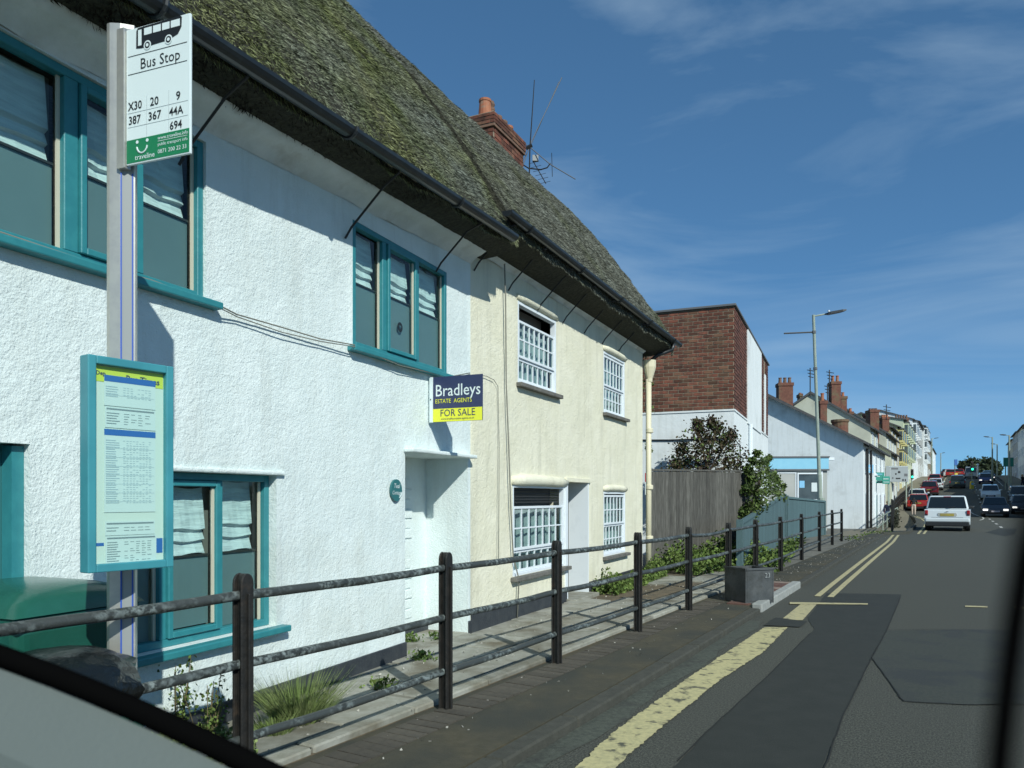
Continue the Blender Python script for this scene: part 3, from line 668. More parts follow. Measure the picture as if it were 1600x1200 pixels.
# gable end wall, up into the roof
cg.add([CF.pt(S_END, 0, 0), CF.pt(S_END, -5.2, 0), CF.pt(S_END, -5.2, 4.2), CF.pt(S_END, -2.6, 7.4), CF.pt(S_END, 0, 4.2)], [(0, 1, 2, 3, 4)])
cg.quad(CF.pt(0, -5.2, 0), CF.pt(0, -5.2, 4.2), CF.pt(S_END, -5.2, 4.2), CF.pt(S_END, -5.2, 0))
part('wall', cg, M['cream_render'], cream)
part('plinth', MB().box(CF, .003, cd[0] - .02, .002, .022, 0, .27), M['plinth'], cream, .005)
part('plinth', MB().box(CF, cd[1] + .02, S_END, .002, .022, 0, .25), M['plinth'], cream, .005)
def sash(fr, s0, s1, z0, z1, cols, blocks, open_top=0.0, rec=.07):
    """blocks: (rows, share of the height) from the bottom"""
    W = MB().ring(fr, s0, s1, -rec, -rec + .07, z0, z1, .035); win = part('window', W, M['white_paint'], cream, .003, 1)
    part('sill', MB().box(fr, s0 - .05, s1 + .07, -rec, .075, z0 - .05, z0 - .002), M['stone_sill'], win, .006)
    zb = z0 + .037; H = z1 - z0 - .074; x0, x1 = s0 + .037, s1 - .037
    for bi, (rows, share) in enumerate(blocks):
        zt = zb + H * share; o_ = -rec + (.032 if bi else .012)
        part('sash', MB().ring(fr, x0, x1, o_, o_ + .03, zb, zt, .03), M['white_paint'], win, .002, 1)
        cw = (x1 - x0 - .06) / cols; rh = (zt - zb - .06) / rows; bars = MB()
        for c_ in range(1, cols):
            if rows == 1: part('glazing_bar', MB().box(fr, x0 + .03 + cw * c_ - .008, x0 + .03 + cw * c_ + .008, o_ + .004, o_ + .026, zb + .031, zt - .031), M['white_paint'], win)
            else: bars.box(fr, x0 + .03 + cw * c_ - .008, x0 + .03 + cw * c_ + .008, o_ + .004, o_ + .026, zb + .031, zt - .031)
        for r_ in range(1, rows):
            for c_ in range(cols): bars.box(fr, x0 + .03 + cw * c_ + .009, x0 + .03 + cw * (c_ + 1) - .009, o_ + .006, o_ + .024, zb + .03 + rh * r_ - .008, zb + .03 + rh * r_ + .008)
        if rows > 1: part('glazing_bars', bars, M['white_paint'], win)
        for r_ in range(rows):
            for c_ in range(cols):
                part('pane', MB().box(fr, x0 + .03 + cw * c_ + .008, x0 + .03 + cw * (c_ + 1) - .008, o_ + .012, o_ + .015, zb + .03 + rh * r_ + .008, zb + .03 + rh * (r_ + 1) - .008), M['glass'], win)
        zb = zt + .002
    # pale curtain / dark room behind
    part('curtain', curtain(fr, x0 + .01, x1 - .01, -rec - .06, z0 + .04, z0 + (z1 - z0) * (1 - open_top) - .04), M['curtain'], win)
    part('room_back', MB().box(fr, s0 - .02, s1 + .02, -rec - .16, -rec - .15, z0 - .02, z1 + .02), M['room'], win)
    return win
def curtain(fr, s0, s1, o, z0, z1):
    mb = MB(); n = 40; v = []
    for z in (z0, z1):
        for k in range(n): v.append(fr.pt(s0 + (s1 - s0) * k / (n - 1), o + .02 * math.sin(k * 1.3) + .008 * math.sin(k * 3.7), z))
    mb.add(v, [(k, k + 1, n + k + 1, n + k) for k in range(n - 1)]); return mb
M['curtain'] = mat('net_curtain', (.30, .35, .37), .9, (.22, .26, .28), 4)
sash(CF, *u1, 7, [(1, .30), (2, .50)], .22); sash(CF, *u2, 6, [(2, .44), (2, .54)])
wl = sash(CF, *l1, 7, [(1, .26), (2, .52)], .24); sash(CF, *l2, 6, [(2, .48), (2, .50)])
for k in range(5): part('blind_slat', MB().box(CF, l1[0] + .05, l1[1] - .05, -.10, -.075, l1[3] - .07 - k * .035, l1[3] - .058 - k * .035), M['bar_dark'], wl)
for (s0, s1, z1, t) in ((l1[0], l1[1], l1[3], .07), (l2[0], l2[1], l2[3], .05), (u1[0], u1[1], u1[3], .045), (u2[0], u2[1], u2[3], .05)):   # rounded drip mouldings
    mb = MB(); pth = [CF.pt(s0 - .03 + (s1 - s0 + .06) * k / 6, .0, z1 + .045 + .012 * math.sin(math.pi * k / 6)) for k in range(7)]
    mb.tube(pth, [t * .7, t, t, t, t, t, t * .7], 10); part('drip_moulding', mb, M['cream_render'], cream, smooth=True)
dr = part('door', MB().box(CF, cd[0], cd[1], -.34, -.29, cd[2], cd[3]), mat('dark_door', (.10, .10, .09), .6), cream)
part('door_lining', MB().box(CF, cd[1] - .03, cd[1] - .001, -.288, .012, .10, cd[3] - .001), M['white_paint'], dr, .003)
part('door_lining', MB().box(CF, cd[0] - .058, cd[0] + .03, -.03, .014, .10, cd[3] - .001), M['white_paint'], dr, .003)
part('door_head', MB().box(CF, cd[0] - .06, cd[1] + .05, .0, .03, cd[3], cd[3] + .06), M['cream_render'], cream, .006)
part('step', MB().box(CF, cd[0] - .05, cd[1] + .03, -.28, .16, 0, .11), M['slab'], cream, .01)

# ---- thatched roofs
TB = [(-.40, 4.12), (-.405, 4.25), (-.34, 4.40), (-.11, 4.74), (.4, 5.50), (.9, 6.14), (1.43, 6.76), (1.9, 7.22), (2.25, 7.55), (2.45, 7.74), (2.6, 7.80),
      (2.8, 7.72), (3.2, 7.25), (4.2, 6.0), (5.5, 4.4), (5.6, 4.15)]
UB = [(5.2, 4.0), (2.6, 4.0), (0.01, 4.02), (-.20, 4.05)]
def eave_z(wh, s): return (4.03 + .057 * (s - .94)) if wh else 4.20
def roof_pt(fr, wh, s, b, z, nz_=True):
    dz = (eave_z(wh, s) - 4.20) * max(0, min(1, (1.9 - b) / 2.4)); 
    if wh: dz += 0.02
    p = Vector(fr.pt(s, -b, z + dz))
    if nz_:
        k = noise.noise(p * .8) * .05 + noise.noise(p * 3.1) * .028 + noise.noise(p * 11) * .012; p += Vector((fr.nx * .7, fr.ny * .7, .7)) * k
    return p
def roof(cott, fr, wh, s0, s1):
    mb = MB(); ss = list(np.arange(s0, s1, .12)) + [s1]; prof = []
    for (b0, z0), (b1, z1) in zip(TB, TB[1:]):
        n = max(1, int(math.hypot(b1 - b0, z1 - z0) / .12))
        prof += [(b0 + (b1 - b0) * k / n, z0 + (z1 - z0) * k / n) for k in range(n)]
    prof.append(TB[-1]); prof += UB; n = len(prof); V = []
    for s in ss:
        for i, (b, z) in enumerate(prof): V.append(tuple(roof_pt(fr, wh, s, b, z, i < n - 4)))
    Fc = [(i * n + k, i * n + (k + 1) % n, (i + 1) * n + (k + 1) % n, (i + 1) * n + k) for i in range(len(ss) - 1) for k in range(n)]
    Fc += [tuple(range(n)), tuple((len(ss) - 1) * n + k for k in range(n))[::-1]]
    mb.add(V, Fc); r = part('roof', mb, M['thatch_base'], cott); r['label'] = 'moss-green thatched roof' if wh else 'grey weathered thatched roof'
    return r
def straws(cott_roof, fr, wh, s0, s1, N, m):
    tb = [t for t in TB if t[0] <= 3.2]; L = [0]
    for (b0, z0), (b1, z1) in zip(tb, tb[1:]): L.append(L[-1] + math.hypot(b1 - b0, z1 - z0))
    B0 = np.zeros((N, 3)); B1 = np.zeros((N, 3)); i = 0
    while i < N:
        s = R.uniform(s0, s1); D = fr.D_of(s)
        if wh and R.random() > min(1.0, (4.5 / max(D, 1)) ** 1.0 + .35): continue
        l = R.uniform(0, L[-1]); k = max(j for j in range(len(L) - 1) if L[j] <= l); t = (l - L[k]) / (L[k + 1] - L[k])
        b = tb[k][0] + (tb[k + 1][0] - tb[k][0]) * t; z = tb[k][1] + (tb[k + 1][1] - tb[k][1]) * t
        ln = R.uniform(.03, .085) * (.6 if b < -.25 else 1); db, dz = tb[k + 1][0] - tb[k][0], tb[k + 1][1] - tb[k][1]; q = math.hypot(db, dz); db /= q; dz /= q
        sgn = -1 if b < 2.6 else 1
        a_ = roof_pt(fr, wh, s, b, z); ds = R.gauss(0, .38) * ln
        nrm = Vector((fr.nx * dz, fr.ny * dz, db)) * 1.0 if b < 2.6 else Vector((0, 0, 1))
        lift = R.uniform(-.008, .026)
        down = Vector((fr.nx * -db * sgn * -1, fr.ny * -db * sgn * -1, 0))
        tip = a_ + Vector((fr.sx * ds, fr.sy * ds, 0)) + Vector((fr.nx * db, fr.ny * db, -dz)) * ln * (1 if b < 2.6 else -1) + nrm * lift
        if b >= 2.6: tip = a_ + Vector((fr.sx * ds, fr.sy * ds, 0)) + Vector((-fr.nx * db, -fr.ny * db, dz)) * ln * 1 + nrm * lift
        B0[i] = a_ - nrm * .004; B1[i] = tip; i += 1
    o = part('straw', blade_mesh(B0, B1, .0036), m, cott_roof, kind='stuff'); return o
rw = roof(white, WF, True, -6.6, s_c + .25); rcm = roof(cream, CF, False, .05, S_END + .48)
straws(rw, WF, True, -4.6, s_c + .25, 340000, M['straw_moss']); straws(rcm, CF, False, .05, S_END + .5, 230000, M['straw_grey'])
# verge straws at the gable end
N = 5000; B0 = np.zeros((N, 3)); B1 = np.zeros((N, 3)); tb = TB[:11]
for i in range(N):
    k = R.randrange(len(tb) - 1); t = R.random(); b = tb[k][0] + (tb[k + 1][0] - tb[k][0]) * t; z = tb[k][1] + (tb[k + 1][1] - tb[k][1]) * t - R.uniform(0, .12 if k < 3 else .25)
    p = Vector(CF.pt(S_END + .48, -b, z)); B0[i] = p; B1[i] = p + Vector(CF.pt(R.uniform(.0, .03), R.uniform(-.03, .04), -R.uniform(.01, .05))) - Vector((CF.x, CF.y, 0))
part('straw', blade_mesh(B0, B1, .005), M['straw_grey'], rcm, kind='stuff')
# ragged fringe below the eaves (dark underside) and cement soffit
def eaves_trim(cott, rf, fr, wh, s0, s1):
    N = int((s1 - s0) * 900); B0 = np.zeros((N, 3)); B1 = np.zeros((N, 3))
    for i in range(N):
        s = R.uniform(s0, s1); o_ = R.uniform(.17, .38); z = eave_z(wh, s) - .10 + .07 * (o_ / .4) ; p = Vector(fr.pt(s, o_, z)); B0[i] = p
        B1[i] = p + Vector((R.gauss(0, .02), R.gauss(0, .02), -R.uniform(.01, .04) - .04 * max(0, noise.noise(p * 4))))
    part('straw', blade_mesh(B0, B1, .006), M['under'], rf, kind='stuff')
    mb = MB(); n = int((s1 - s0) / .06); V = []
    pr = [(.004, -.22), (.02, -.20), (.05, -.18), (.07, -.16), (.12, -.14), (.17, -.115), (.19, -.06)]
    for i in range(n + 1):
        s = s0 + (s1 - s0) * i / n
        for q, (o_, dz) in enumerate(pr):
            kk = noise.noise(Vector((s * 3, q * .6, 5))) * .014 + (noise.noise(Vector((s * 14, q * 2.0, 8))) * .02 if q > 3 else 0)
            V.append(fr.pt(s, o_ + kk, eave_z(wh, s) + dz + kk))
    w = len(pr); mb.add(V, [(i * w + k, i * w + k + 1, (i + 1) * w + k + 1, (i + 1) * w + k) for i in range(n) for k in range(w - 1)])
    part('soffit', mb, M['soffit'], cott, smooth=True)
eaves_trim(white, rw, WF, True, -6.5, s_c + .02); eaves_trim(cream, rcm, CF, False, .0, S_END)
# ---- gutters
def gutter(cott, fr, s0, s1, zf, o_, brk):
    def half(n=9):
        mb = MB(); V = []; N = int((s1 - s0) / .3) + 1; cs = []
        for k in range(n): t = math.pi * k / (n - 1); cs.append((math.cos(t) * .058, -math.sin(t) * .058))
        for k in range(n)[::-1]: t = math.pi * k / (n - 1); cs.append((math.cos(t) * .052, -math.sin(t) * .052))
        m2 = len(cs)
        for i in range(N + 1):
            s = s0 + (s1 - s0) * i / N
            for (a_, b_) in cs: V.append(fr.pt(s, o_ + a_, zf(s) + b_))
        Fc = [(i * m2 + k, i * m2 + (k + 1) % m2, (i + 1) * m2 + (k + 1) % m2, (i + 1) * m2 + k) for i in range(N) for k in range(m2)]
        Fc += [tuple(range(n)), tuple(N * m2 + k for k in range(n))]
        mb.add(V, Fc); return mb
    gt = part('gutter', half(), M['gutter'], cott, smooth=False)
    s = s0 + .5
    while s < s1:
        cl = MB(); pth = [fr.pt(s, o_ + math.cos(math.pi * k / 8) * .064, zf(s) - math.sin(math.pi * k / 8) * .064) for k in range(9)]
        cl.tube(pth, .012, 6); part('gutter_joint', cl, M['gutter'], gt); s += 1.55
    for s in brk:
        b = MB(); q = R.uniform(-.03, .03)
        b.tube([fr.pt(s, o_ - .02, zf(s) - .06), fr.pt(s - .02, o_ - .16, zf(s) - .15 + q), fr.pt(s - .06, .06, zf(s) - .42 + q), fr.pt(s - .07, .012, zf(s) - .50 + q)], .0085, 6); part('gutter_bracket', b, M['iron'], gt)
        if not (fr is WF): 
            b = MB(); b.tube([fr.pt(s - .02, o_ - .02, zf(s) - .07), fr.pt(s - .30, .03, zf(s) - .19)], .007, 5); part('gutter_stay', b, M['iron'], gt)
    return gt
gutter(white, WF, -6.6, s_c + .02, lambda s: eave_z(True, s) + .0, .47, [WF.s_of(p, .3) for p in (355, 598, 730)])
g2 = gutter(cream, CF, -.12, S_END + .78, lambda s: 4.25, .47, [CF.s_of(p, .3) for p in (785, 835, 878, 915, 946, 972, 996)])
# hopper and downpipe
hp = CF.s_of(1007); dp = MB().tube([CF.pt(hp, .075, .05), CF.pt(hp, .075, 3.55)], .05, 12); dpo = part('downpipe', dp, M['pipe_cream'], cream, smooth=True)
px_, py_, _ = CF.pt(hp, .09, 0)
part('hopper', MB().lathe(px_, py_, [(.05, 3.50), (.055, 3.56), (.10, 3.70), (.115, 3.76), (.115, 3.88)], 14), M['pipe_cream'], dpo)
for z in (.7, 1.6, 2.6): part('pipe_collar', MB().lathe(px_, py_, [(.058, z), (.066, z + .01), (.066, z + .07), (.058, z + .08)], 14), M['pipe_cream'], dpo)
part('swan_neck', MB().tube([CF.pt(hp + .22, .47, 4.19), CF.pt(hp + .22, .44, 4.08), CF.pt(hp + .10, .20, 3.98), CF.pt(hp + .01, .10, 3.86)], .035, 10), M['gutter'], dpo, smooth=True)
# wires along the fronts
def cable(parent, pts, r=.006, m='cable'): return part('cable', MB().tube(pts, r, 5), M[m], parent, smooth=True)
cp = []
for px, py in ((-40, 355), (0, 368), (60, 388), (165, 422), (230, 440), (335, 478), (370, 492), (440, 512), (500, 530), (548, 540), (620, 566), (705, 588), (734, 583)):
    s = WF.s_of(px, .03); cp.append(WF.pt(s, .03 + (.03 if px < 340 or 545 < px < 706 else 0), gz(py, WF.D_of(s))))
cable(white, cp, .005); cable(white, [(x + .004, y, z - .022 - .012 * math.sin(i * 2)) for i, (x, y, z) in enumerate(cp)], .004)
cable(cream, [CF.pt(CF.s_of(px, .03), .03, gz(py, CF.D_of(CF.s_of(px, .03)))) for px, py in ((745, 586), (760, 588), (772, 594), (778, 604), (780, 700), (779, 880))], .004)
cable(cream, [CF.pt(CF.s_of(px, .04), .04, gz(py, CF.D_of(CF.s_of(px, .04)))) for px, py in ((792, 372), (788, 400), (790, 470), (791, 600), (795, 700), (798, 790), (802, 870), (811, 905), (808, 968))], .008, 'cable')
# chimney of bricks
ch_s0, ch_s1, ch_b0, ch_b1, ch_t = 4.83, 6.05, 2.18, 2.63, 8.02
chm = part('chimney', MB().box(CF, ch_s0 + .006, ch_s1 - .006, -ch_b1 + .006, -ch_b0 - .006, 6.6, ch_t - .01), M['mortar'], cream)
def brick_face(parent, fr, s0, s1, o_, z0, z1, m, bw=.215, bh=.065, g=.012, stuff=None, proud=.006, thick=.05, wid=None, limit=None, name='brick'):
    me = None; z = z0; row = 0; cnt = 0; H = bh + g; Wd = bw + g
    nrow = int(round((z1 - z0) / H)); H = (z1 - z0) / nrow
    for row in range(nrow):
        x = s0 - (row % 2) * Wd / 2
        while x < s1 - .01:
            a0 = max(x, s0); a1 = min(x + bw, s1)
            if a1 - a0 > .03:
                pr = proud + R.uniform(-.002, .003)
                mbx = stuff if stuff is not None else MB()
                mbx.box(fr, a0, a1, o_ - thick, o_ + pr, z0 + row * H + g / 2, z0 + (row + 1) * H - g / 2)
                if stuff is None: part(name, mbx, m, parent)
                cnt += 1
            x += Wd
    return cnt
fr_front = Frame(*CF.pt(ch_s0, -ch_b1, 0)[:2], CF.nx, CF.ny)      # faces the camera
brick_face(chm, fr_front, 0, ch_b1 - ch_b0, 0, 7.3, 7.78, M['brick'], .215, .065)
fr_side = Frame(*CF.pt(ch_s0, -ch_b0, 0)[:2], CF.sx, CF.sy)
brick_face(chm, fr_side, .052, ch_s1 - ch_s0, 0, 7.0, 7.78, M['brick'], .215, .065)
part('cap_band', MB().box(CF, ch_s0 - .035, ch_s1 + .035, -ch_b1 - .035, -ch_b0 + .035, 7.785, 7.83), M['pot_grey'], chm, .006)
f2 = Frame(*CF.pt(ch_s0 - .04, -ch_b1 - .04, 0)[:2], CF.nx, CF.ny); f3 = Frame(*CF.pt(ch_s0 - .04, -ch_b0 + .04, 0)[:2], CF.sx, CF.sy)
part('cap', MB().box(CF, ch_s0 - .034, ch_s1 + .034, -ch_b1 - .034, -ch_b0 + .034, 7.832, 8.03), M['mortar'], chm)
brick_face(chm, f2, 0, .53, 0, 7.835, 8.02, M['brick'], .215, .05); brick_face(chm, f3, .052, 1.29, 0, 7.835, 8.02, M['brick'], .215, .05)
for k, (ds, rr_, hh, mm) in enumerate(((.13, .115, .34, 'pot'), (.36, .07, .30, 'pot_grey'), (.58, .105, .25, 'pot_grey'), (.80, .105, .26, 'pot_grey'), (1.04, .105, .27, 'pot'))):
    x, y, _ = CF.pt(ch_s0 + ds, -(ch_b0 + ch_b1) / 2, 0)
    part('pot', MB().lathe(x, y, [(rr_ * 1.12, 8.01), (rr_ * 1.05, 8.05), (rr_ * .86, 8.0 + hh - .05), (rr_ * .95, 8.0 + hh - .04), (rr_ * .95, 8.0 + hh), (rr_ * .7, 8.0 + hh), (rr_ * .65, 8.0 + hh - .1)], 14), M[mm], chm, smooth=False)
    if k == 1: part('cowl', MB().lathe(x, y, [(.045, 8.30), (.07, 8.36), (.05, 8.42)], 10), M['pot_grey'], chm)
# aerials beside the chimney
ab = CF.pt(ch_s1 + .12, -2.3, 0); ad = ab[1]
def ap(px, py, dd=0): return tuple(at(px, py, ad + dd))
ae = thing('television_aerial', 'tall thin mast aerial with a slanting rod beside the cottage chimney', 'aerial', ap(826, 282))
part('mast', MB().tube([ap(827, 275), ap(828, 232), ap(835, 125)], [.014, .014, .008], 6), M['iron'], ae)
part('rod', MB().tube([ap(816, 262), ap(830, 222), ap(878, 121)], .008, 5), M['lead'], ae); part('rod', MB().tube([ap(818, 250, .1), ap(832, 222, .1), ap(873, 128, .1)], .005, 5), M['lead'], ae)
part('boom', MB().tube([ap(804, 214, .2), ap(828, 230), ap(860, 257, -.2), ap(899, 280, -.4)], .009, 5), M['lead'], ae)
part('clamp', MB().tube([ap(822, 232), ap(831, 227)], .035, 6), M['iron'], ae)
part('junction_box', MB().box(Frame(gx(832, ad), ad, 1, 0), 0, .11, -.03, .03, gz(252, ad), gz(243, ad)), M['alu_face'], ae)
ae2 = thing('television_aerial', 'small comb aerial hanging below the mast aerial by the chimney', 'aerial', ap(826, 270))
part('arm', MB().tube([ap(815, 256), ap(826, 263), ap(845, 265), ap(855, 262), ap(860, 255)], .012, 6), M['iron'], ae2)
bm_ = MB().tube([ap(833, 252), ap(853, 287)], .009, 5); part('boom', bm_, M['iron'], ae2)
for k in range(6):
    t = k / 5; x, y = 834 + 18 * t, 254 + 31 * t; part('element', MB().tube([ap(x - 8, y + 2, -.1), ap(x + 8, y - 2, .1)], .004, 4), M['iron'], ae2)
part('dipole', MB().tube([ap(862, 239), ap(863, 276)], .006, 5), M['iron'], ae2)

# ---- plaque and sale board on the white cottage
s, z = WF.sz(620, 766, .03); pl = thing('house_plaque', 'small oval teal name plaque on the white wall beside the recess', 'plaque', WF.pt(s, .02, z))
mb = MB(); n = 24; v = [WF.pt(s + .085 * math.cos(2 * math.pi * k / n), o_, z + .092 * math.sin(2 * math.pi * k / n)) for o_ in (.012, .03) for k in range(n)]
mb.add(v, [tuple(range(n, 2 * n))] + [(k, (k + 1) % n, n + (k + 1) % n, n + k) for k in range(n)]); part('plate', mb, M['teal_dark'], pl)
text(WF, 'Teal', s - .005, .033, z + .018, .055, M['sign_white'], pl, 'CENTER', shear=.25); text(WF, 'Cottage', s - .003, .033, z - .035, .045, M['sign_white'], pl, 'CENTER', shear=.25)
part('leaf_mark', MB().tube([WF.pt(s + .035, .034, z - .065), WF.pt(s + .06, .034, z - .04), WF.pt(s + .065, .034, z - .02)], .004, 5), M['sign_white'], pl)
bs = WF.s_of(669); bx, by, _ = WF.pt(bs, .02, 0); BF = Frame(bx, by, WF.nx, WF.ny)
BW, z0, z1 = .53, 2.137, 2.545
sb = thing('sale_board', 'navy and yellow estate agent board sticking out from the white cottage wall', 'sign', (bx, by, z0))
part('panel', MB().box(BF, .035, BW, -.006, .006, z0, z1), M['sign_navy'], sb); part('fixing_strip', MB().box(BF, 0, .034, -.018, .018, z0 - .004, z1), M['sign_white'], sb, .003)
part('lower_panel', MB().box(BF, .036, BW - .001, .0065, .0085, z0 + .001, z0 + .118), M['sign_yellow'], sb)
text(BF, 'Bradleys', .055, .0085, z0 + .232, .150, M['sign_white'], sb, bold=.0005, xs=.90); text(BF, 'ESTATE  AGENTS', .057, .0085, z0 + .168, .054, M['sign_yellow'], sb, xs=.90)
text(BF, 'FOR SALE', BW / 2 + .02, .0105, z0 + .048, .090, M['sign_navy'], sb, 'CENTER', xs=.92); text(BF, 'www.bradleys-estate-agents.co.uk', BW / 2 + .02, .0105, z0 + .018, .024, M['sign_navy'], sb, 'CENTER')
part('bolt', MB().lathe(*BF.pt(.015, .018, 0)[:2], [(.006, z0 + .2), (.006, z0 + .21)], 6), M['iron'], sb)

# ================================================================ BUS STOP
bp = (gx(190, 3.21), 3.21); yaw = Frame(bp[0], bp[1], 1, 0)
bus = thing('bus_stop', 'bus stop post with white route flag and teal timetable case', 'bus stop', (bp[0], bp[1], .06))
ptop = gz(44, 3.21)
PF = Frame(bp[0], bp[1], .95, .31)
mb = MB(); cs = []
for k in range(7): t = math.pi / 2 + math.pi * k / 6; cs.append((-.026 + .030 * math.cos(t), .030 * math.sin(t)))
cs += [(.0, -.036), (.052, -.036), (.055, -.033), (.055, .033), (.052, .036), (.0, .036)]
V = [PF.pt(a_, b_, z) for z in (0.02, ptop) for a_, b_ in cs]; n = len(cs)
mb.add(V, [tuple(range(n))[::-1], tuple(range(n, 2 * n))] + [(k, (k + 1) % n, n + (k + 1) % n, n + k) for k in range(n)])
part('post', mb, M['alu'], bus)
part('channel', MB().box(PF, .006, .050, .0365, .041, .05, ptop - .02), M['alu_face'], bus)
for a_ in (.004, .047): part('stripe', MB().box(PF, a_ - .002, a_ + .004, .0415, .044, .05, ptop - .62), M['blue_strip'], bus)
part('post_lip', MB().box(PF, .052, .058, .0365, .046, .05, ptop - .03), M['alu'], bus)
part('base_collar', MB().box(PF, -.075, .075, -.06, .06, .05, .30), M['black_metal'], bus, .01)
fl0 = at(199, 48, 3.16); FF = Frame(fl0.x, fl0.y, .936, -.351)
fb, ft = gz(260, 3.16), gz(49, 3.16); FW = .333; FH = ft - fb
fl = part('flag', MB().box(FF, 0, FW, -.006, .006, fb, ft), M['sign_white'], bus, .003)
part('flag_bracket', MB().box(FF, -.042, -.001, -.02, .016, fb - .01, ft + .01), M['alu'], bus, .003)
part('flag_band', MB().box(FF, .004, FW - .004, .0062, .0075, fb + .006, fb + .100), M['sign_green'], fl)
for zz in (.462, .385): part('rule', MB().box(FF, .012, FW - .015, .0065, .0075, fb + zz * FH / .58 - .001, fb + zz * FH / .58 + .001), M['sign_black'], fl)
for a_ in (.11, .225): part('rule', MB().box(FF, a_, a_ + .001, .0065, .0072, fb + .102, fb + .268), M['sign_grey'], fl)
for zz in (.152, .210): part('rule', MB().box(FF, .01, FW - .01, .0065, .0072, fb + zz, fb + zz + .001), M['sign_grey'], fl)
q = fb
text(FF, 'Bus Stop', .075, .0075, fb + .398 * FH / .58, .062, M['sign_black'], fl, xs=.95)
text(FF, 'X30', .012, .0075, fb + .222, .048, M['sign_black'], fl, bold=.0006, xs=.9); text(FF, '387', .014, .0075, fb + .164, .048, M['sign_black'], fl, bold=.0006, xs=.9)
text(FF, '20', .128, .0075, fb + .222, .048, M['sign_black'], fl, bold=.0006, xs=.95); text(FF, '367', .118, .0075, fb + .164, .048, M['sign_black'], fl, bold=.0006, xs=.95)
text(FF, '9', .262, .0075, fb + .222, .048, M['sign_black'], fl, bold=.0006); text(FF, '44A', .228, .0075, fb + .164, .046, M['sign_black'], fl, bold=.0006, xs=.92); text(FF, '694', .230, .0075, fb + .108, .046, M['sign_black'], fl, bold=.0006, xs=.92)
text(FF, 'traveline', .05, .009, fb + .014, .030, M['sign_white'], fl); text(FF, 'www.traveline.info', .17, .009, fb + .078, .0205, M['sign_white'], fl); text(FF, 'public transport info', .17, .009, fb + .053, .0185, M['sign_white'], fl)
text(FF, '0871 200 22 33', .17, .009, fb + .022, .0235, M['sign_white'], fl)
part('rule', MB().box(FF, .17, .32, .0078, .0088, fb + .0715, fb + .073), M['sign_white'], fl)
part('smile', MB().tube([FF.pt(.088 + .028 * math.cos(t), .0085, fb + .070 + .028 * math.sin(t) * 1.1) for t in [math.pi * (1.05 + .9 * k / 8) for k in range(9)]], .0035, 5), M['sign_white'], fl)
for a_ in (.062, .115): part('eye_dot', MB().tube([FF.pt(a_, .0078, fb + .086), FF.pt(a_, .0092, fb + .086)], .007, 10), M['sign_white'], fl)
# bus pictogram
zb_ = fb + .49 * FH / .58
part('bus_pictogram', MB().prism(FF, [(.055, zb_), (.085, zb_ - .004), (.22, zb_ + .0), (.272, zb_ + .014), (.29, zb_ + .04), (.292, zb_ + .078), (.285, zb_ + .084), (.064, zb_ + .082), (.056, zb_ + .07)], .0065, .0075), M['sign_black'], fl)
for x0, x1 in ((.098, .138), (.145, .185), (.192, .230), (.237, .283)): part('pictogram_window', MB().box(FF, x0, x1, .0077, .0082, zb_ + .045, zb_ + .073), M['sign_white'], fl)
part('pictogram_window', MB().box(FF, .066, .084, .0077, .0082, zb_ + .008, zb_ + .072), M['sign_white'], fl)
for a_ in (.115, .225):
    for r_, mm, o_ in ((.019, 'sign_white', .0078), (.0135, 'sign_black', .0083), (.007, 'sign_white', .0088)): part('pictogram_wheel', MB().tube([FF.pt(a_, o_, zb_ + .002), FF.pt(a_, o_ + .0004, zb_ + .002)], r_, 16), M[mm], fl)
# timetable case
CO = (gx(135, 2.90), 2.90); CE = (gx(269, 3.19), 3.19); TF = Frame(CO[0], CO[1], CE[0] - CO[0], CE[1] - CO[1]); CW = math.hypot(CE[0] - CO[0], CE[1] - CO[1])
c0, c1 = gz(896, 2.90), gz(553, 2.90)
cs_ = part('timetable_case', MB().box(TF, .004, CW - .004, -.045, -.012, c0 + .004, c1 - .004), M['paper_cream'], bus)
part('case_frame', MB().ring(TF, 0, CW, -.05, .012, c0, c1, .032), M['case'], cs_, .004)
part('case_glass', MB().box(TF, .033, CW - .033, .0, .002, c0 + .033, c1 - .033), M['screen'], cs_)
for o_ in (c0 + .15, c1 - .15): part('case_clamp', MB().box(TF, CW * .36, CW * .62, -.10, -.051, o_, o_ + .04), M['alu_face'], cs_)
part('header', MB().box(TF, .034, CW - .034, -.0115, -.0105, c1 - .095, c1 - .034), M['paper_lime'], cs_)
text(TF, 'Bus Times', .158, -.0098, c1 - .082, .034, M['sign_navy'], cs_, bold=.0008); text(TF, 'Dep', .04, -.0098, c1 - .07, .022, M['sign_navy'], cs_, bold=.0006)
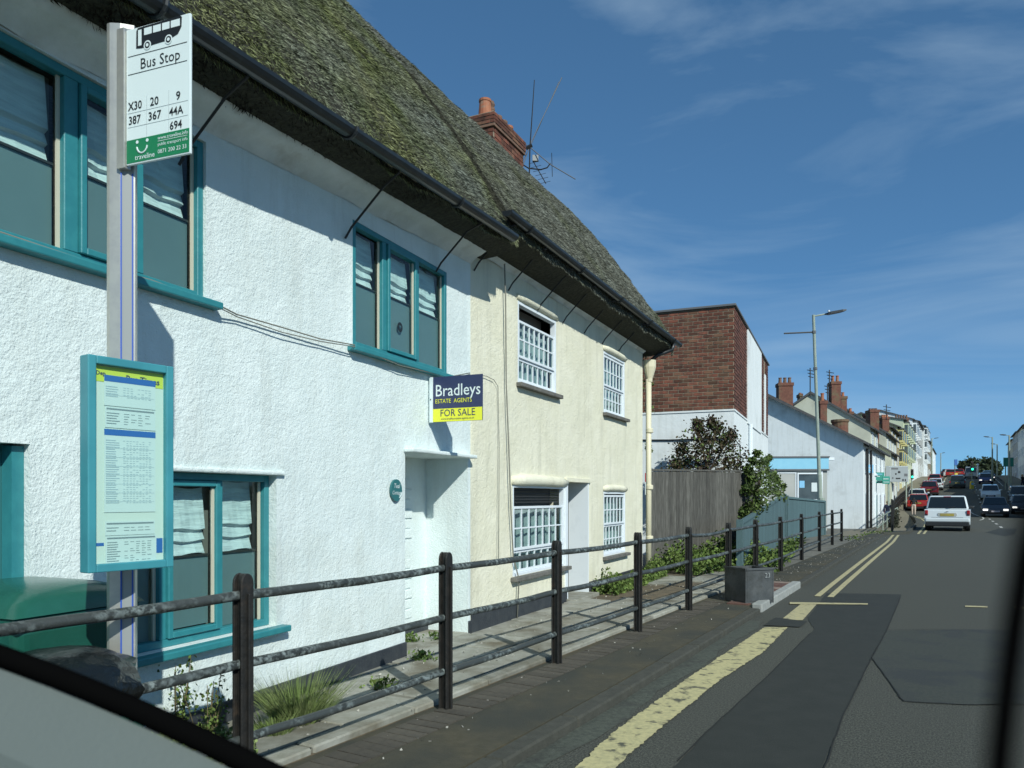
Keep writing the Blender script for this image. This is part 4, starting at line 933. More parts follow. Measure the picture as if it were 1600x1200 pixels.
def sheet_of(x0, x1, zt, zb, head, rows, cols, m, blue=True):
    hh = .024 if blue else .006
    sh = part('timetable_sheet', MB().box(TF, x0, x1, -.0102, -.0092, zb, zt), M['paper'], cs_)
    part('sheet_heading', MB().box(TF, x0 + (0 if blue else .006), x1 - (0 if blue else .006), -.0088, -.0084, zt - hh - (0 if blue else .006), zt - (0 if blue else .006)), M['print_blue' if blue else 'print_grey'], sh)
    pr = MB(); zz = zt - hh - .018; z_end = zb + (.03 if blue else .008); n_ = max(2, int((zz - z_end) / .0085))
    for k in range(n_):
        z = zz - k * (zz - z_end) / n_
        pr.box(TF, x0 + .006, x0 + .006 + R.uniform(.035, .055), -.0088, -.0084, z - .0032, z)
        if blue and k % 4 == 3: pr.box(TF, x0 + .006, x1 - .006, -.0088, -.0084, z - .0065, z - .0055)
        for c_ in range(cols):
            if R.random() < .8: x = x0 + .075 + c_ * (x1 - x0 - .09) / cols; pr.box(TF, x, x + (x1 - x0 - .09) / cols * R.uniform(.45, .8), -.0088, -.0084, z - .0026, z - .0004)
    part('print', pr, M[m], sh, kind='stuff')
x0, x1 = .072, CW - .068
sheet_of(x0, x1, c1 - .067, c1 - .185, 1, 0, 8, 'print_pale'); sheet_of(x0 + .003, x1, c1 - .188, c1 - .27, 0, 0, 4, 'print_grey', False)
sheet_of(x0, x1, c1 - .276, c1 - .60, 1, 0, 9, 'print_pale'); sheet_of(x0 + .003, x1 - .002, c1 - .635, c1 - .69, 0, 0, 4, 'print_grey', False); sheet_of(x0 + .005, x1 + .004, c1 - .692, c1 - .815, 0, 0, 5, 'print_grey', False)
part('footer_logo', MB().box(TF, CW - .066, CW - .036, -.0114, -.0108, c0 + .06, c0 + .12), M['print_blue'], cs_); part('footer_rule', MB().box(TF, .036, x0, -.0114, -.0108, c0 + .1, c0 + .112), M['print_blue'], cs_)

# ================================================================ RAILING
rail = thing('pedestrian_railing', 'old black pedestrian railing with three flaking rails along the pavement', 'railing', (-.42, 5.04, .06))
posts = [(-2.10, 2.20), (-1.255, 3.62), (-.42, 5.04), (.39, 6.42), (1.32, 7.95), (2.19, 9.45), (3.13, 11.05), (4.06, 12.75), (5.12, 14.6), (6.5, 17.2), (8.06, 20.1), (9.5, 22.75), (10.7, 24.9)]
pm_ = None
ang = math.atan2(.864, .504)
for i, (x, y) in enumerate(posts):
    F_ = Frame(x, y, math.cos(ang), math.sin(ang)); mb = MB(); zt = 1.045
    out = [(-.030, .0), (.030, .0), (.030, zt)] + [(.030 * math.cos(t), zt + .050 * math.sin(t)) for t in [math.pi * k / 8 for k in range(1, 8)]] + [(-.030, zt)]
    # cast post: a web with a front flange, rounded head
    mb.prism(F_, [(s_ * .6, z_) for s_, z_ in out], -.038, .0)
    po = part('post', mb, M['black_metal'], rail, .006, 2)
    lean = R.uniform(-.006, .006)
    part('post_flange', MB().prism(F_, [(s_ * 1.22, z_) for s_, z_ in out], .002, .014), M['black_metal'], po, .004)
    part('post_web', MB().box(F_, -.007, .007, .015, .030, .05, 1.0), M['black_metal'], po, .003)
    part('post_flange', MB().prism(F_, [(s_ * 1.2, z_) for s_, z_ in out], -.052, -.040), M['black_metal'], po, .004)
for zr in (.99, .665, .31):
    for (x0_, y0_), (x1_, y1_) in zip([(-2.95, .77)] + posts, posts):
        dx, dy = x1_ - x0_, y1_ - y0_; L = math.hypot(dx, dy); dx /= L; dy /= L; pts = []
        for k in range(9):
            t = k / 8; sag = -.010 * math.sin(math.pi * t) + R.uniform(-.002, .002); kink = (.0 if abs(x1_ - 3.13) > .1 or zr < .9 else -.022 * math.sin(math.pi * t))
            pts.append((x0_ + dx * L * t + dy * -.024, y0_ + dy * L * t - dx * -.024, zr + sag + kink))
        part('rail', MB().tube(pts, .0235 if zr > .32 else .022, 12, False), M['rail_metal'], rail, smooth=True)

# ================================================================ NEAR LEFT: bins, planter, plants
bc = (gx(60, 3.30), 3.30); BFm = Frame(bc[0] - .18, bc[1] - .04, .3957, .9184)
bin_ = thing('wheelie_bin', 'green wheelie bin with a domed lid between railing and cottage', 'bin', (bc[0], bc[1], .06))
def tapered(fr, s0, s1, o0, o1, z0, z1, t):
    mb = MB(); v = [fr.pt(s, o, z0) for s, o in ((s0 + t, o0 + t), (s1 - t, o0 + t), (s1 - t, o1 - t), (s0 + t, o1 - t))] + [fr.pt(s, o, z1) for s, o in ((s0, o0), (s1, o0), (s1, o1), (s0, o1))]
    return mb.add(v, [(3, 2, 1, 0), (4, 5, 6, 7)] + [(k, (k + 1) % 4, 4 + (k + 1) % 4, 4 + k) for k in range(4)])
part('body', tapered(BFm, -.10, .43, -.30, .32, .10, .95, .05), M['green_plastic'], bin_, .05, 4)
part('rim', MB().box(BFm, -.13, .46, -.33, .35, .93, .975), M['green_plastic'], bin_, .015, 3)
lid = MB(); V = []; nu, nv = 14, 14
for i in range(nu + 1):
    for j in range(nv + 1):
        s = -.14 + .61 * i / nu; o_ = -.34 + .70 * j / nv; e = 1 - max(abs(2 * i / nu - 1), abs(2 * j / nv - 1)) ** 5
        V.append(BFm.pt(s, o_, .975 + .085 * e + .03 * e * math.cos((i / nu - .5) * 2.6)))
lid.add(V, [(i * (nv + 1) + j, (i + 1) * (nv + 1) + j, (i + 1) * (nv + 1) + j + 1, i * (nv + 1) + j + 1) for i in range(nu) for j in range(nv)])
part('lid', lid, M['green_plastic'], bin_, smooth=True)
for sd in (-.07, .40): part('wheel', MB().tube([BFm.pt(sd, -.30, .16), BFm.pt(sd + .04, -.30, .16)], .10, 14), M['tyre'], bin_)
part('handle', MB().tube([BFm.pt(-.05, -.38, .99), BFm.pt(.38, -.38, .99)], .014, 8), M['green_plastic'], bin_)
GB = Frame(gx(120, 3.02), 3.02, .3957, .9184)
gb = thing('recycling_box', 'green recycling box standing beside the bus stop post', 'box', (GB.x, GB.y, .06))
part('box_body', tapered(GB, -.42, .12, -.15, .25, .07, .62, .03), M['green_plastic'], gb, .03, 3); part('box_rim', MB().box(GB, -.44, .14, -.17, .27, .60, .635), M['green_plastic'], gb, .01)
bag = MB(); V = []; nu, nv = 22, 14
for j in range(nv + 1):
    ph = math.pi * .5 * j / nv
    for i in range(nu):
        t = 2 * math.pi * i / nu; r_ = math.cos(ph) ** .6 * (1 + .10 * noise.noise(Vector((math.cos(t) * 2, math.sin(t) * 2, j * .4))) + .07 * math.sin(t * 7 + j))
        V.append(GB.pt(-.14 + .33 * r_ * math.cos(t), .05 + .25 * r_ * math.sin(t), .64 + .24 * math.sin(ph) ** .9))
bag.add(V, [(j * nu + i, j * nu + (i + 1) % nu, (j + 1) * nu + (i + 1) % nu, (j + 1) * nu + i) for j in range(nv) for i in range(nu)])
o = link('bin_bag', bag.mesh('bin_bag'), M['black_bag'], None, smooth=True); tag(o, 'black polythene bag heaped on the green recycling box', 'bag')

# planter box by the kerb
pf = ground_at(1132, 938, .06); PFm = Frame(pf.x, pf.y, gx(1183, 9.75) - pf.x, 9.85 - pf.y); PW = .44
plt = thing('planter_box', 'empty lead-grey square planter box on the pavement by the new kerb', 'planter', tuple(pf))
def open_box(fr, s0, s1, o0, o1, z0, z1, t):
    mb = MB().box(fr, s0, s1, o0, o1, z0, z0 + t); mb.box(fr, s0, s1, o0, o0 + t, z0 + t, z1); mb.box(fr, s0, s1, o1 - t, o1, z0 + t, z1)
    mb.box(fr, s0, s0 + t, o0 + t, o1 - t, z0 + t, z1); mb.box(fr, s1 - t, s1, o0 + t, o1 - t, z0 + t, z1); return mb
part('box_body', open_box(PFm, 0, PW, -.46, 0, .062, .52, .025), M['planter'], plt, .006)
part('top_rim', MB().box(PFm, -.012, PW + .012, -.002, .012, .50, .53), M['planter'], plt, .003); part('top_rim', MB().box(PFm, PW, PW + .014, -.47, -.004, .50, .53), M['planter'], plt, .003)
part('soil', MB().box(PFm, .027, PW - .027, -.43, -.027, .09, .36), M['soil'], plt)
sd_ = Frame(*PFm.pt(PW + .014, 0, 0)[:2], -PFm.nx, -PFm.ny); text(sd_, '23', .30, .002, .40, .09, M['alu_face'], plt)

def plant(name, label, cat, pos, foliage, stems=None, m='weed', sm='dry_stem', kind=None):
    t = thing(name, label, cat, pos); part('foliage', foliage, M[m], t, kind='stuff')
    if stems is not None: part('stem', stems, M[sm], t)
    return t
def weedy(fr, s0, s1, o0, o1, n, hgt, size, z=.06):
    P = []
    while len(P) < n:
        s = R.uniform(s0, s1); o_ = R.uniform(o0, o1); hh = hgt * max(.15, .62 + .8 * noise.noise(Vector((s * 1.7, o_ * 2, n * .01)))) * (1 - .6 * abs((o_ - (o0 + o1) / 2) / (o1 - o0) * 2) ** 2)
        P.append(fr.pt(s, o_, z + R.random() ** .8 * hh))
    return leaf_mesh(np.array(P), size)
def grass_tuft(cx, cy, z, n, hgt, rad, w=.003, bend=.5):
    b0 = np.zeros((n, 3)); b1 = np.zeros((n, 3))
    for i in range(n):
        t = R.uniform(0, 6.283); r_ = rad * R.random() ** .7; hh = hgt * R.uniform(.35, 1)
        b0[i] = (cx + r_ * .6 * math.cos(t), cy + r_ * .6 * math.sin(t), z); b1[i] = (cx + (r_ + hh * bend * R.random()) * math.cos(t), cy + (r_ + hh * bend * R.random()) * math.sin(t), z + hh)
    return blade_mesh(b0, b1, w)
o = link('weeds', weedy(CF, cd[1] + .03, S_END + .2, .02, .42, 5200, .42, .030), M['weed']); tag(o, 'low green weeds along the foot of the cream cottage', 'weeds', kind='stuff')
gp = ground_at(466, 1128, .09)
g_ = grass_tuft(gp.x, gp.y, .08, 1300, .34, .17, .0024, 1.1); o = link('grass_tuft', g_, M['grass']); tag(o, 'tall tuft of green grass at the foot of the white wall', 'grass', kind='stuff')
gp2 = ground_at(430, 1145, .09); o = link('grass_tuft', grass_tuft(gp2.x, gp2.y, .08, 500, .16, .12, .003, .7), M['grass']); tag(o, 'short grass just left of the taller tuft by the white wall', 'grass', kind='stuff')
for k, (px, py, hgt, lab) in enumerate(((235, 1150, .55, 'leggy wildflower with small leaves right of the bus stop post'), (275, 1160, .48, 'leggy wildflower growing under the lower teal window'), (325, 1170, .42, 'leggy wildflower nearest the near black railing post'), (300, 1195, .25, 'short scrubby weed at the windscreen edge'))):
    p = ground_at(px, py, .08); t = thing('wildflower', lab, 'weed', tuple(p), 'wildflowers under the window'); st = MB(); LP = []
    for j in range(9):
        dx, dy = R.gauss(0, .05), R.gauss(0, .05); hh = hgt * R.uniform(.5, 1); pts = [(p.x + dx * .3 + dx * q * 1.2, p.y + dy * .3 + dy * q * 1.2, .08 + hh * q) for q in (0, .35, .7, 1)]
        st.tube(pts, .0022, 4)
        for q in range(34): u = R.uniform(.2, 1); LP.append((p.x + dx * .3 + dx * u * 1.2 + R.gauss(0, .022), p.y + dy * .3 + dy * u * 1.2 + R.gauss(0, .022), .08 + hh * u))
    part('stem', st, M['dry_stem'], t, kind='stuff'); part('foliage', leaf_mesh(np.array(LP), .016), M['weed'], t, kind='stuff')
P = [tuple(ground_at(R.uniform(200, 400), R.uniform(1150, 1200), .09) + Vector((0, 0, R.random() * .08))) for _ in range(2200)]
o = link('ground_weeds', leaf_mesh(np.array(P), .018), M['grass']); tag(o, 'low weeds and moss by the near railing post', 'weeds', kind='stuff')
for k, (px, py, lab) in enumerate(((640, 1003, 'small fern at the corner of the white wall and recess'), (660, 1030, 'small weed on the path in front of the recess'), (686, 1000, 'tiny weed at the recess plinth'), (598, 1075, 'tiny weed in the path joint'))):
    p = ground_at(px, py, .09); P = [(p.x + R.gauss(0, .05), p.y + R.gauss(0, .04), .085 + R.random() * .08) for _ in range(130)]
    o = link('small_weed', leaf_mesh(np.array(P), .022), M['weed']); tag(o, lab, 'weed', 'small weeds on the path', kind='stuff')

# ================================================================ FENCES
fn = thing('board_fence', 'tall weathered grey timber fence beyond the cream cottage', 'fence', at(1090, 890, 14.8))
A0 = Vector((gx(1016, 14.4), 14.4, 0)); A1 = Vector((gx(1185, 17.6), 17.6, 0)); FT = Frame(A0.x, A0.y, A1.x - A0.x, A1.y - A0.y); FL = (A1 - A0).length
x = 0
while x < FL:
    w = R.uniform(.115, .15); part('board', MB().box(FT, x, min(x + w - .006, FL), -.012 + R.uniform(-.003, .003), .012, .05, 1.95 + .085 * x / FL + R.uniform(-.006, .0)), M['grey_timber'], fn, .002, 1); x += w
part('cap_rail', MB().prism(FT, [(-.03, 1.955), (FL, 2.042), (FL, 2.08), (-.03, 1.993)], -.05, .03), M['grey_timber'], fn, .004)
for s in (.1, FL / 2, FL - .1): part('post', MB().box(FT, s - .05, s + .05, -.11, -.014, .0, 1.95), M['grey_timber'], fn)
for zz in (.45, 1.5): part('cross_rail', MB().box(FT, 0, FL, -.05, -.016, zz, zz + .09), M['grey_timber'], fn)
def blue_fence(label, p0, p1, zt0, zt1, step):
    t = thing('painted_fence', label, 'fence', (p0[0], p0[1], 0)); fr = Frame(p0[0], p0[1], p1[0] - p0[0], p1[1] - p0[1]); L = math.hypot(p1[0] - p0[0], p1[1] - p0[1]); x = .08
    g0 = lambda x: hl(.504 * (p0[0] + (p1[0] - p0[0]) * x / L) + .864 * (p0[1] + (p1[1] - p0[1]) * x / L))
    while x < L - .02:
        z = zt0 + (zt1 - zt0) * (x + step / 2) / L; part('board', MB().prism(fr, [(x, .05 + g0(x)), (x + step - .01, .05 + g0(x)), (x + step - .01, zt0 + (zt1 - zt0) * (x + step) / L), (x, zt0 + (zt1 - zt0) * x / L)], -.01, .012), M['blue_timber'], t); x += step
    part('top_rail', MB().prism(fr, [(0, zt0 + .0), (L, zt1 + .0), (L, zt1 + .07), (0, zt0 + .07)], -.04, .05), M['blue_timber'], t, .004)
    for s, z in ((.0, zt0 + .1), (L - .05, zt1 + .06)): part('post', MB().box(fr, s - .06, s + .06, -.06, .062, -.4, z), M['blue_timber'], t, .004)
    return t
blue_fence('blue-grey boarded fence with a sloping top beside the railing', (gx(1156, 14.6), 14.6), (gx(1226, 25), 25), gz(820, 14.6), gz(775, 25), .125)
blue_fence('blue-grey boarded fence in front of the shop and lamp post', (gx(1229, 25.2), 25.2), (gx(1288, 31), 31), gz(779, 25.2), gz(785, 31), .20)
o = link('fence_weeds', weedy(FT, -.1, FL - 1.0, .05, 1.1, 6500, .75, .042), M['weed']); tag(o, 'rank green weeds in front of the grey timber fence', 'weeds', kind='stuff')
P2 = []
while len(P2) < 1300:
    t = R.random(); X = gx(1160, 14.6) * (1 - t) + gx(1226, 25) * t + R.uniform(.03, .4); Y = 14.6 * (1 - t) + 25 * t + R.uniform(-.9, -.1); P2.append((X, Y, .06 + R.random() * .30 * max(.15, .6 + noise.noise(Vector((X, Y, 0))) - .4 * t)))
o = link('fence_weeds', leaf_mesh(np.array(P2), .05), M['weed']); tag(o, 'scrubby weeds at the foot of the blue-grey sloping fence', 'weeds', kind='stuff')
# shrubs
def shrub(name, label, blobs, n, size, m, trunk=None, spread=.5, limbs=()):
    base = trunk[0] if trunk else blobs[0][:3]
    t = thing(name, label, 'shrub', base); part('foliage', leaf_mesh(clump(blobs, n, spread), size), M[m], t, kind='stuff')
    mb = MB()
    if trunk: mb.tube(trunk, [.05 - .03 * i / len(trunk) for i in range(len(trunk))], 6)
    for l in limbs: mb.tube(l, [.02, .006], 5)
    if trunk: part('stem', mb, M['bark'], t)
    return t
D_ = 17.3
bl = [(*at(px, py, D_ + R.uniform(-.3, .3)), r_) for px, py, r_ in ((1085, 716, .32), (1105, 705, .36), (1125, 715, .32), (1098, 690, .22), (1115, 688, .24), (1093, 672, .14), (1090, 661, .08), (1120, 668, .10), (1112, 660, .08), (1135, 690, .16), (1143, 680, .10), (1070, 722, .2), (1055, 728, .15), (1150, 722, .22), (1140, 730, .25), (1100, 730, .35), (1065, 700, .12))]
tr0 = (gx(1105, D_), D_, .06)
shrub('bronze_shrub', 'bronze-leaved shrub rising above the grey timber fence', bl, 4200, .040, 'leaf_dry', [tr0, tuple(at(1103, 760, D_)), tuple(at(1108, 700, D_))], .72, [[tuple(at(1105, 740, D_)), b[:3]] for b in bl])
P3 = clump([(b[0], b[1], b[2], b[3]) for b in bl], 900, .7); o = part('foliage', leaf_mesh(P3, .05), M['leaf'], bpy.data.objects['bronze_shrub'], kind='stuff')
def fence_D(px): 
    f_ = Frame(gx(1156, 14.6), 14.6, gx(1226, 25) - gx(1156, 14.6), 25 - 14.6); return f_.D_of(f_.s_of(px))
bl = []
for px, py, r_ in ((1185, 745, .18), (1195, 735, .15), (1200, 755, .18), (1205, 768, .18), (1192, 772, .18), (1180, 768, .14), (1215, 768, .12), (1221, 778, .08), (1188, 722, .09), (1176, 720, .07), (1172, 748, .08), (1210, 745, .09), (1170, 735, .08), (1168, 765, .10), (1185, 790, .14), (1172, 792, .12), (1165, 805, .10), (1162, 825, .12), (1150, 838, .14), (1170, 815, .12), (1158, 800, .06), (1224, 760, .05), (1202, 715, .05), (1183, 708, .05), (1196, 722, .06), (1214, 752, .06), (1230, 786, .07), (1231, 800, .06)):
    dd_ = 16.9 if px < 1186 else max(17.2, fence_D(px) + .5)
    bl.append((*at(px, py, dd_), r_ * dd_ / 16.5))
shrub('climbing_shrub', 'bushy green climber at the right end of the timber fence', bl, 4600, .05, 'leaf', [(gx(1168, 16.9), 16.9, .06), tuple(at(1172, 800, 16.9)), tuple(at(1188, 750, 17.1))], .62)
bl = [(*at(px, py, 14.0), r_) for px, py, r_ in ((1013, 700, .05), (1014, 640, .05), (1012, 600, .06), (1013, 575, .06), (1005, 560, .08), (985, 548, .06), (998, 555, .05))]
shrub('creeper', 'wispy creeper around the hopper at the end of the cream cottage', bl, 420, .035, 'leaf', None, .9)
# red and white board behind the downpipe
rb = thing('small_signboard', 'red topped white board seen between downpipe and fence', 'sign', at(1014, 760, 16.5)); rF = Frame(gx(1008, 16.5), 16.5, 1, 0)
part('red_panel', MB().box(rF, 0, .16, -.02, .0, gz(753, 16.5), gz(739, 16.5)), M['red_board'], rb); part('white_panel', MB().box(rF, 0, .15, -.02, .0, gz(773, 16.5), gz(753.5, 16.5)), M['sign_white'], rb); part('leg', MB().box(rF, .05, .09, .001, .03, 0, gz(750, 16.5)), M['white_paint'], rb)

# ================================================================ BRICK BUILDING
bb = thing('brick_building', 'flat-roofed red brick building with white rendered base behind the fence', 'building', (gx(1147, 18), 18, 0))
Bx, By = gx(1147, 18.0), 18.0
BFf = Frame(Bx - .9184 * 3.2, By + .3957 * 3.2, .9184, -.3957)          # camera-facing wall, s 0..3.2
BSf = Frame(Bx, By, .3957, .9184)                                         # street side
zt = gz(478, 18); zm = gz(639, 18); LS = BSf.s_of(1200)
def quadbox(fr, s0, s1, d, z0, z1): return MB().box(fr, s0, s1, -d, 0, z0, z1)
part('lower_wall', MB().box(BSf, 0, LS, -3.2, 0, 0, zm), M['far_white'], bb)
part('upper_wall', MB().box(BSf, .01, LS, -3.2, -.01, zm, zt), M['mortar'], bb)
cnt = brick_face(bb, BFf, .62, 3.2 + .006, -.004, zm + .01, zt - .02, M['brick'], .215, .065, .0195, proud=.003, thick=.04)
stf = MB(); s1_ = BSf.s_of(1167); brick_face(bb, BSf, .055, s1_, -.004, gz(656, 18) - .03 if False else zm + .01, zt - .02, None, .215, .065, .0195, stuff=stf, proud=.006, thick=.04); s2_ = BSf.s_of(1188.5); s3_ = BSf.s_of(1193.5); s4_ = BSf.s_of(1195.5)
brick_face(bb, BSf, s2_, s3_, -.004, zm + .01, zt - .02, None, .215, .065, .0195, stuff=stf, thick=.04); brick_face(bb, BSf, s4_, LS, -.004, zm + .01, zt - .02, None, .215, .065, .0195, stuff=stf, thick=.04)
part('side_brickwork', stf, M['brick_stuff'], bb, kind='stuff')
part('white_panel', MB().box(BSf, s1_ + .01, s2_ - .01, -.008, .03, zm - .1, zt - .02), M['far_white'], bb); part('white_panel', MB().box(BSf, s3_ + .005, s4_ - .005, -.008, .03, zm, zt - .5), M['far_white'], bb)
part('coping', MB().box(BSf, -.05, LS + .05, -3.25, .05, zt, zt + .055), M['lead'], bb, .01)
part('ledge', MB().box(BSf, -.02, LS, -3.22, .02, zm - .04, zm + .0), M['far_white'], bb)
zc = gz(684, 18)
part('cable', MB().tube([BFf.pt(.6, .03, zc + .02), BFf.pt(1.7, .03, zc - .01), BFf.pt(3.15, .03, zc), BSf.pt(.9, .03, zc - .12), BSf.pt(1.0, .03, 1.6)], .016, 5), M['iron'], bb)
part('stain_patch', MB().box(BSf, .05, .75, .001, .006, 1.55, 2.25), mat('bare_render', (.25, .24, .17), .95, (.4, .4, .33), 4), bb)
part('downpipe', MB().tube([BSf.pt(s1_ + .3, .07, zm - .1), BSf.pt(s1_ + .3, .07, 1.2)], .05, 8), M['white_paint'], bb)

# ================================================================ SHOP WITH BLUE FASCIA
sh = thing('blue_fascia_shop', 'small flat-roofed shop with a pale blue fascia against the white gable', 'shop', at(1230, 825, 40))
SD = 38.0; SHF = Frame(gx(1150, SD + .5), SD + .5, .985, -.06); shl = SHF.s_of(1295) ; z_t, z_b, zgr = gz(713, SD), gz(733, SD), -.4
part('wall', MB().box(SHF, 0, shl - .05, -2.2, -.1, zgr, z_b), M['shop_wall'], sh)
part('fascia', MB().box(SHF, .0, shl, -2.3, 0, z_b + .02, z_t - .05), M['shop_blue'], sh); part('roof_edge', MB().box(SHF, -.03, shl + .04, -2.35, .05, z_t - .05, z_t + .02), M['lead'], sh); part('fascia_trim', MB().box(SHF, 0, shl + .03, -2.3, .03, z_b - .06, z_b + .018), M['lead'], sh)
wA, wB = SHF.s_of(1248), SHF.s_of(1282); pa, pb = SHF.s_of(1214), SHF.s_of(1245)
wf = part('window', MB().ring(SHF, wA - .06, wB + .06, -.099, .0, gz(782, SD), z_b - .18, .06), M['white_paint'], sh); part('pane', MB().box(SHF, wA, wB, -.098, -.06, gz(781, SD) + .04, z_b - .25), M['far_glass'], wf); part('poster', MB().box(SHF, wA + .05, wA + .3, -.058, -.05, gz(762, SD), gz(751, SD)), M['dir_blue'], wf)
part('poster', MB().box(SHF, wB - .42, wB - .02, -.058, -.05, gz(768, SD), gz(754, SD)), M['paper'], wf); part('shutter', MB().ring(SHF, pa, pb, -.099, -.06, gz(782, SD), z_b - .15, .05), M['white_paint'], sh); part('shutter_panel', MB().box(SHF, pa + .05, pb - .05, -.099, -.085, gz(781, SD), z_b - .2), M['far_grey'], sh)
part('corner_post', MB().box(SHF, shl - .35, shl - .28, -.099, -.04, zgr, z_b - .07), M['white_paint'], sh)
part('security_light', MB().box(SHF, shl + .01, shl + .3, -.3, -.05, gz(719, SD), gz(714.5, SD)), M['white_paint'], sh, .02)

# ================================================================ HOUSES
def window_on(parent, fr, s0, s1, z0, z1, fm='white_paint', bars=1, o_=0.0):
    w = part('window', MB().ring(fr, s0, s1, o_ + .0, o_ + .05, z0, z1, .07), M[fm], parent)
    part('pane', MB().box(fr, s0 + .07, s1 - .07, o_ + .002, o_ + .02, z0 + .07, z1 - .07), M['far_glass'], w)
    if bars: part('glazing_bar', MB().box(fr, s0 + .07, s1 - .07, o_ + .021, o_ + .045, (z0 + z1) / 2 - .03, (z0 + z1) / 2 + .03), M[fm], w)
    part('sill', MB().box(fr, s0 - .06, s1 + .06, o_ + .0, o_ + .10, z0 - .09, z0 - .002), M[fm], w)
    return w
def chimney(parent, px0, px1, ytop, ybot, D, npots, m='chim_brick', pots='pot', depth=.9, pot_h=.45):
    x0, x1, z0, z1 = gx(px0, D), gx(px1, D), gz(ybot, D), gz(ytop, D); fr = Frame(x0, D, 1, -.12); w = x1 - x0
    c = part('chimney', MB().box(fr, 0, w, -depth, 0, z0, z1 - .22), M[m], parent)
    part('chimney_cap', MB().box(fr, -.05, w + .05, -depth - .05, .05, z1 - .22, z1), M[m], c)
    for k in range(npots):
        x, y, _ = fr.pt(w * (k + .5) / npots, -depth * .4, 0); part('pot', MB().lathe(x, y, [(.13, z1), (.10, z1 + pot_h * .85), (.125, z1 + pot_h * .88), (.125, z1 + pot_h)], 10), M[pots], c)
    return c
def house(name, label, a0, a1, r, depth, eave, ridge, wm, side=-1, floors=2, wins=None, bays=False, rm='slate', ridge_at=.5, zg=None, ground_floor=True, group=None, wf='white_paint', e=.18):
    """side -1: left of the street, facade faces the road (+o)"""
    zg = hl((a0 + a1) / 2) if zg is None else zg
    b = thing(name, label, 'house', SF.pt((a0 + a1) / 2, r, zg), group)
    sg = -1 if side < 0 else 1
    o_f = r; o_b = r + sg * depth; o_r = r + sg * depth * ridge_at
    zb = min(hl(a0), hl(a1), zg) - .8
    mb = MB(); V = []
    for a in (a0, a1): V += [SF.pt(a, o_f, zb), SF.pt(a, o_f, eave), SF.pt(a, o_r, ridge - .12), SF.pt(a, o_b, eave), SF.pt(a, o_b, zb)]
    mb.add(V, [(0, 1, 2, 3, 4), (9, 8, 7, 6, 5)] + [(k, 5 + k, 5 + (k + 1) % 5, (k + 1) % 5) for k in range(5)]); part('wall', mb, M[wm], b)
    rf = MB(); ov = .28; sl = (ridge - eave) / abs(o_r - o_f); t = .14
    def rp(a, o, z): return SF.pt(a, o, z)
    V = []
    for a in (a0 - e, a1 + .02): V += [rp(a, o_f - sg * ov, eave - sl * ov), rp(a, o_r, ridge), rp(a, o_b + sg * ov, eave - sl * ov), rp(a, o_b + sg * ov, eave - sl * ov - t), rp(a, o_r, ridge - t * 1.3), rp(a, o_f - sg * ov, eave - sl * ov - t)]
    rf.add(V, [(0, 1, 4, 5), (1, 2, 3, 4), (6, 11, 10, 7), (7, 10, 9, 8)] + [(k, 6 + k, 6 + (k + 1) % 6, (k + 1) % 6) for k in range(6)])
    roof_o = part('roof', rf, M[rm], b)
    # facade frame faces the street
    ff = SF.sub(0, 0) if sg < 0 else None
    if sg < 0: ff = Frame(*SF.pt(a0, r, 0)[:2], SF.sx, SF.sy)
    else: ff = Frame(*SF.pt(a1, r, 0)[:2], -SF.sx, -SF.sy)
    L = a1 - a0; part('gutter', MB().box(ff, 0, L, .26, .36, eave - sl * ov - .14, eave - sl * ov - .03), M['slate_edge'], b)
    nw = max(1, int(round(L / 3.0))) if wins is None else wins; H = (eave - zg) / floors
    for f in range(floors):
        for k in range(nw):
            c = L * (k + .5) / nw; zz = zg + H * f + H * .32
            if f == 0 and k % 2 == 0 and nw > 1:
                d = part('door', MB().box(ff, c - .45, c + .45, .0, .06, zg, zg + 2.0), M['teal_dark' if k % 4 else 'p_dkred'], b); part('door_surround', MB().ring(ff, c - .56, c + .56, .0, .09, zg - .3, zg + 2.15, .1), M[wf], d); continue
            if bays and f > 0:
                bay = part('bay_window', MB().prism(Frame(*ff.pt(c - .8, 0, 0)[:2], ff.sx, ff.sy), [(0, zz - .3), (1.6, zz - .3), (1.6, zz + H * .52), (0, zz + H * .52)], 0, .55), M[wm], b)
                bf = Frame(*ff.pt(c - .8, .55, 0)[:2], ff.sx, ff.sy)
                for q in (0.1, .86): part('pane', MB().box(bf, q, q + .64, .002, .02, zz, zz + H * .42), M['far_glass'], bay)
                ef = Frame(*ff.pt(c - .8, 0, 0)[:2], ff.nx, ff.ny); part('pane', MB().box(ef, .08, .47, .002, .02, zz, zz + H * .42), M['far_glass'], bay)
                part('bay_roof', MB().box(ff, c - .9, c + .9, .0, .66, zz + H * .52 + .003, zz + H * .52 + .12), M['lead'], bay)
            else: window_on(b, ff, c - .5, c + .5, zz, zz + min(1.5, H * .5), wf)
    return b, ff
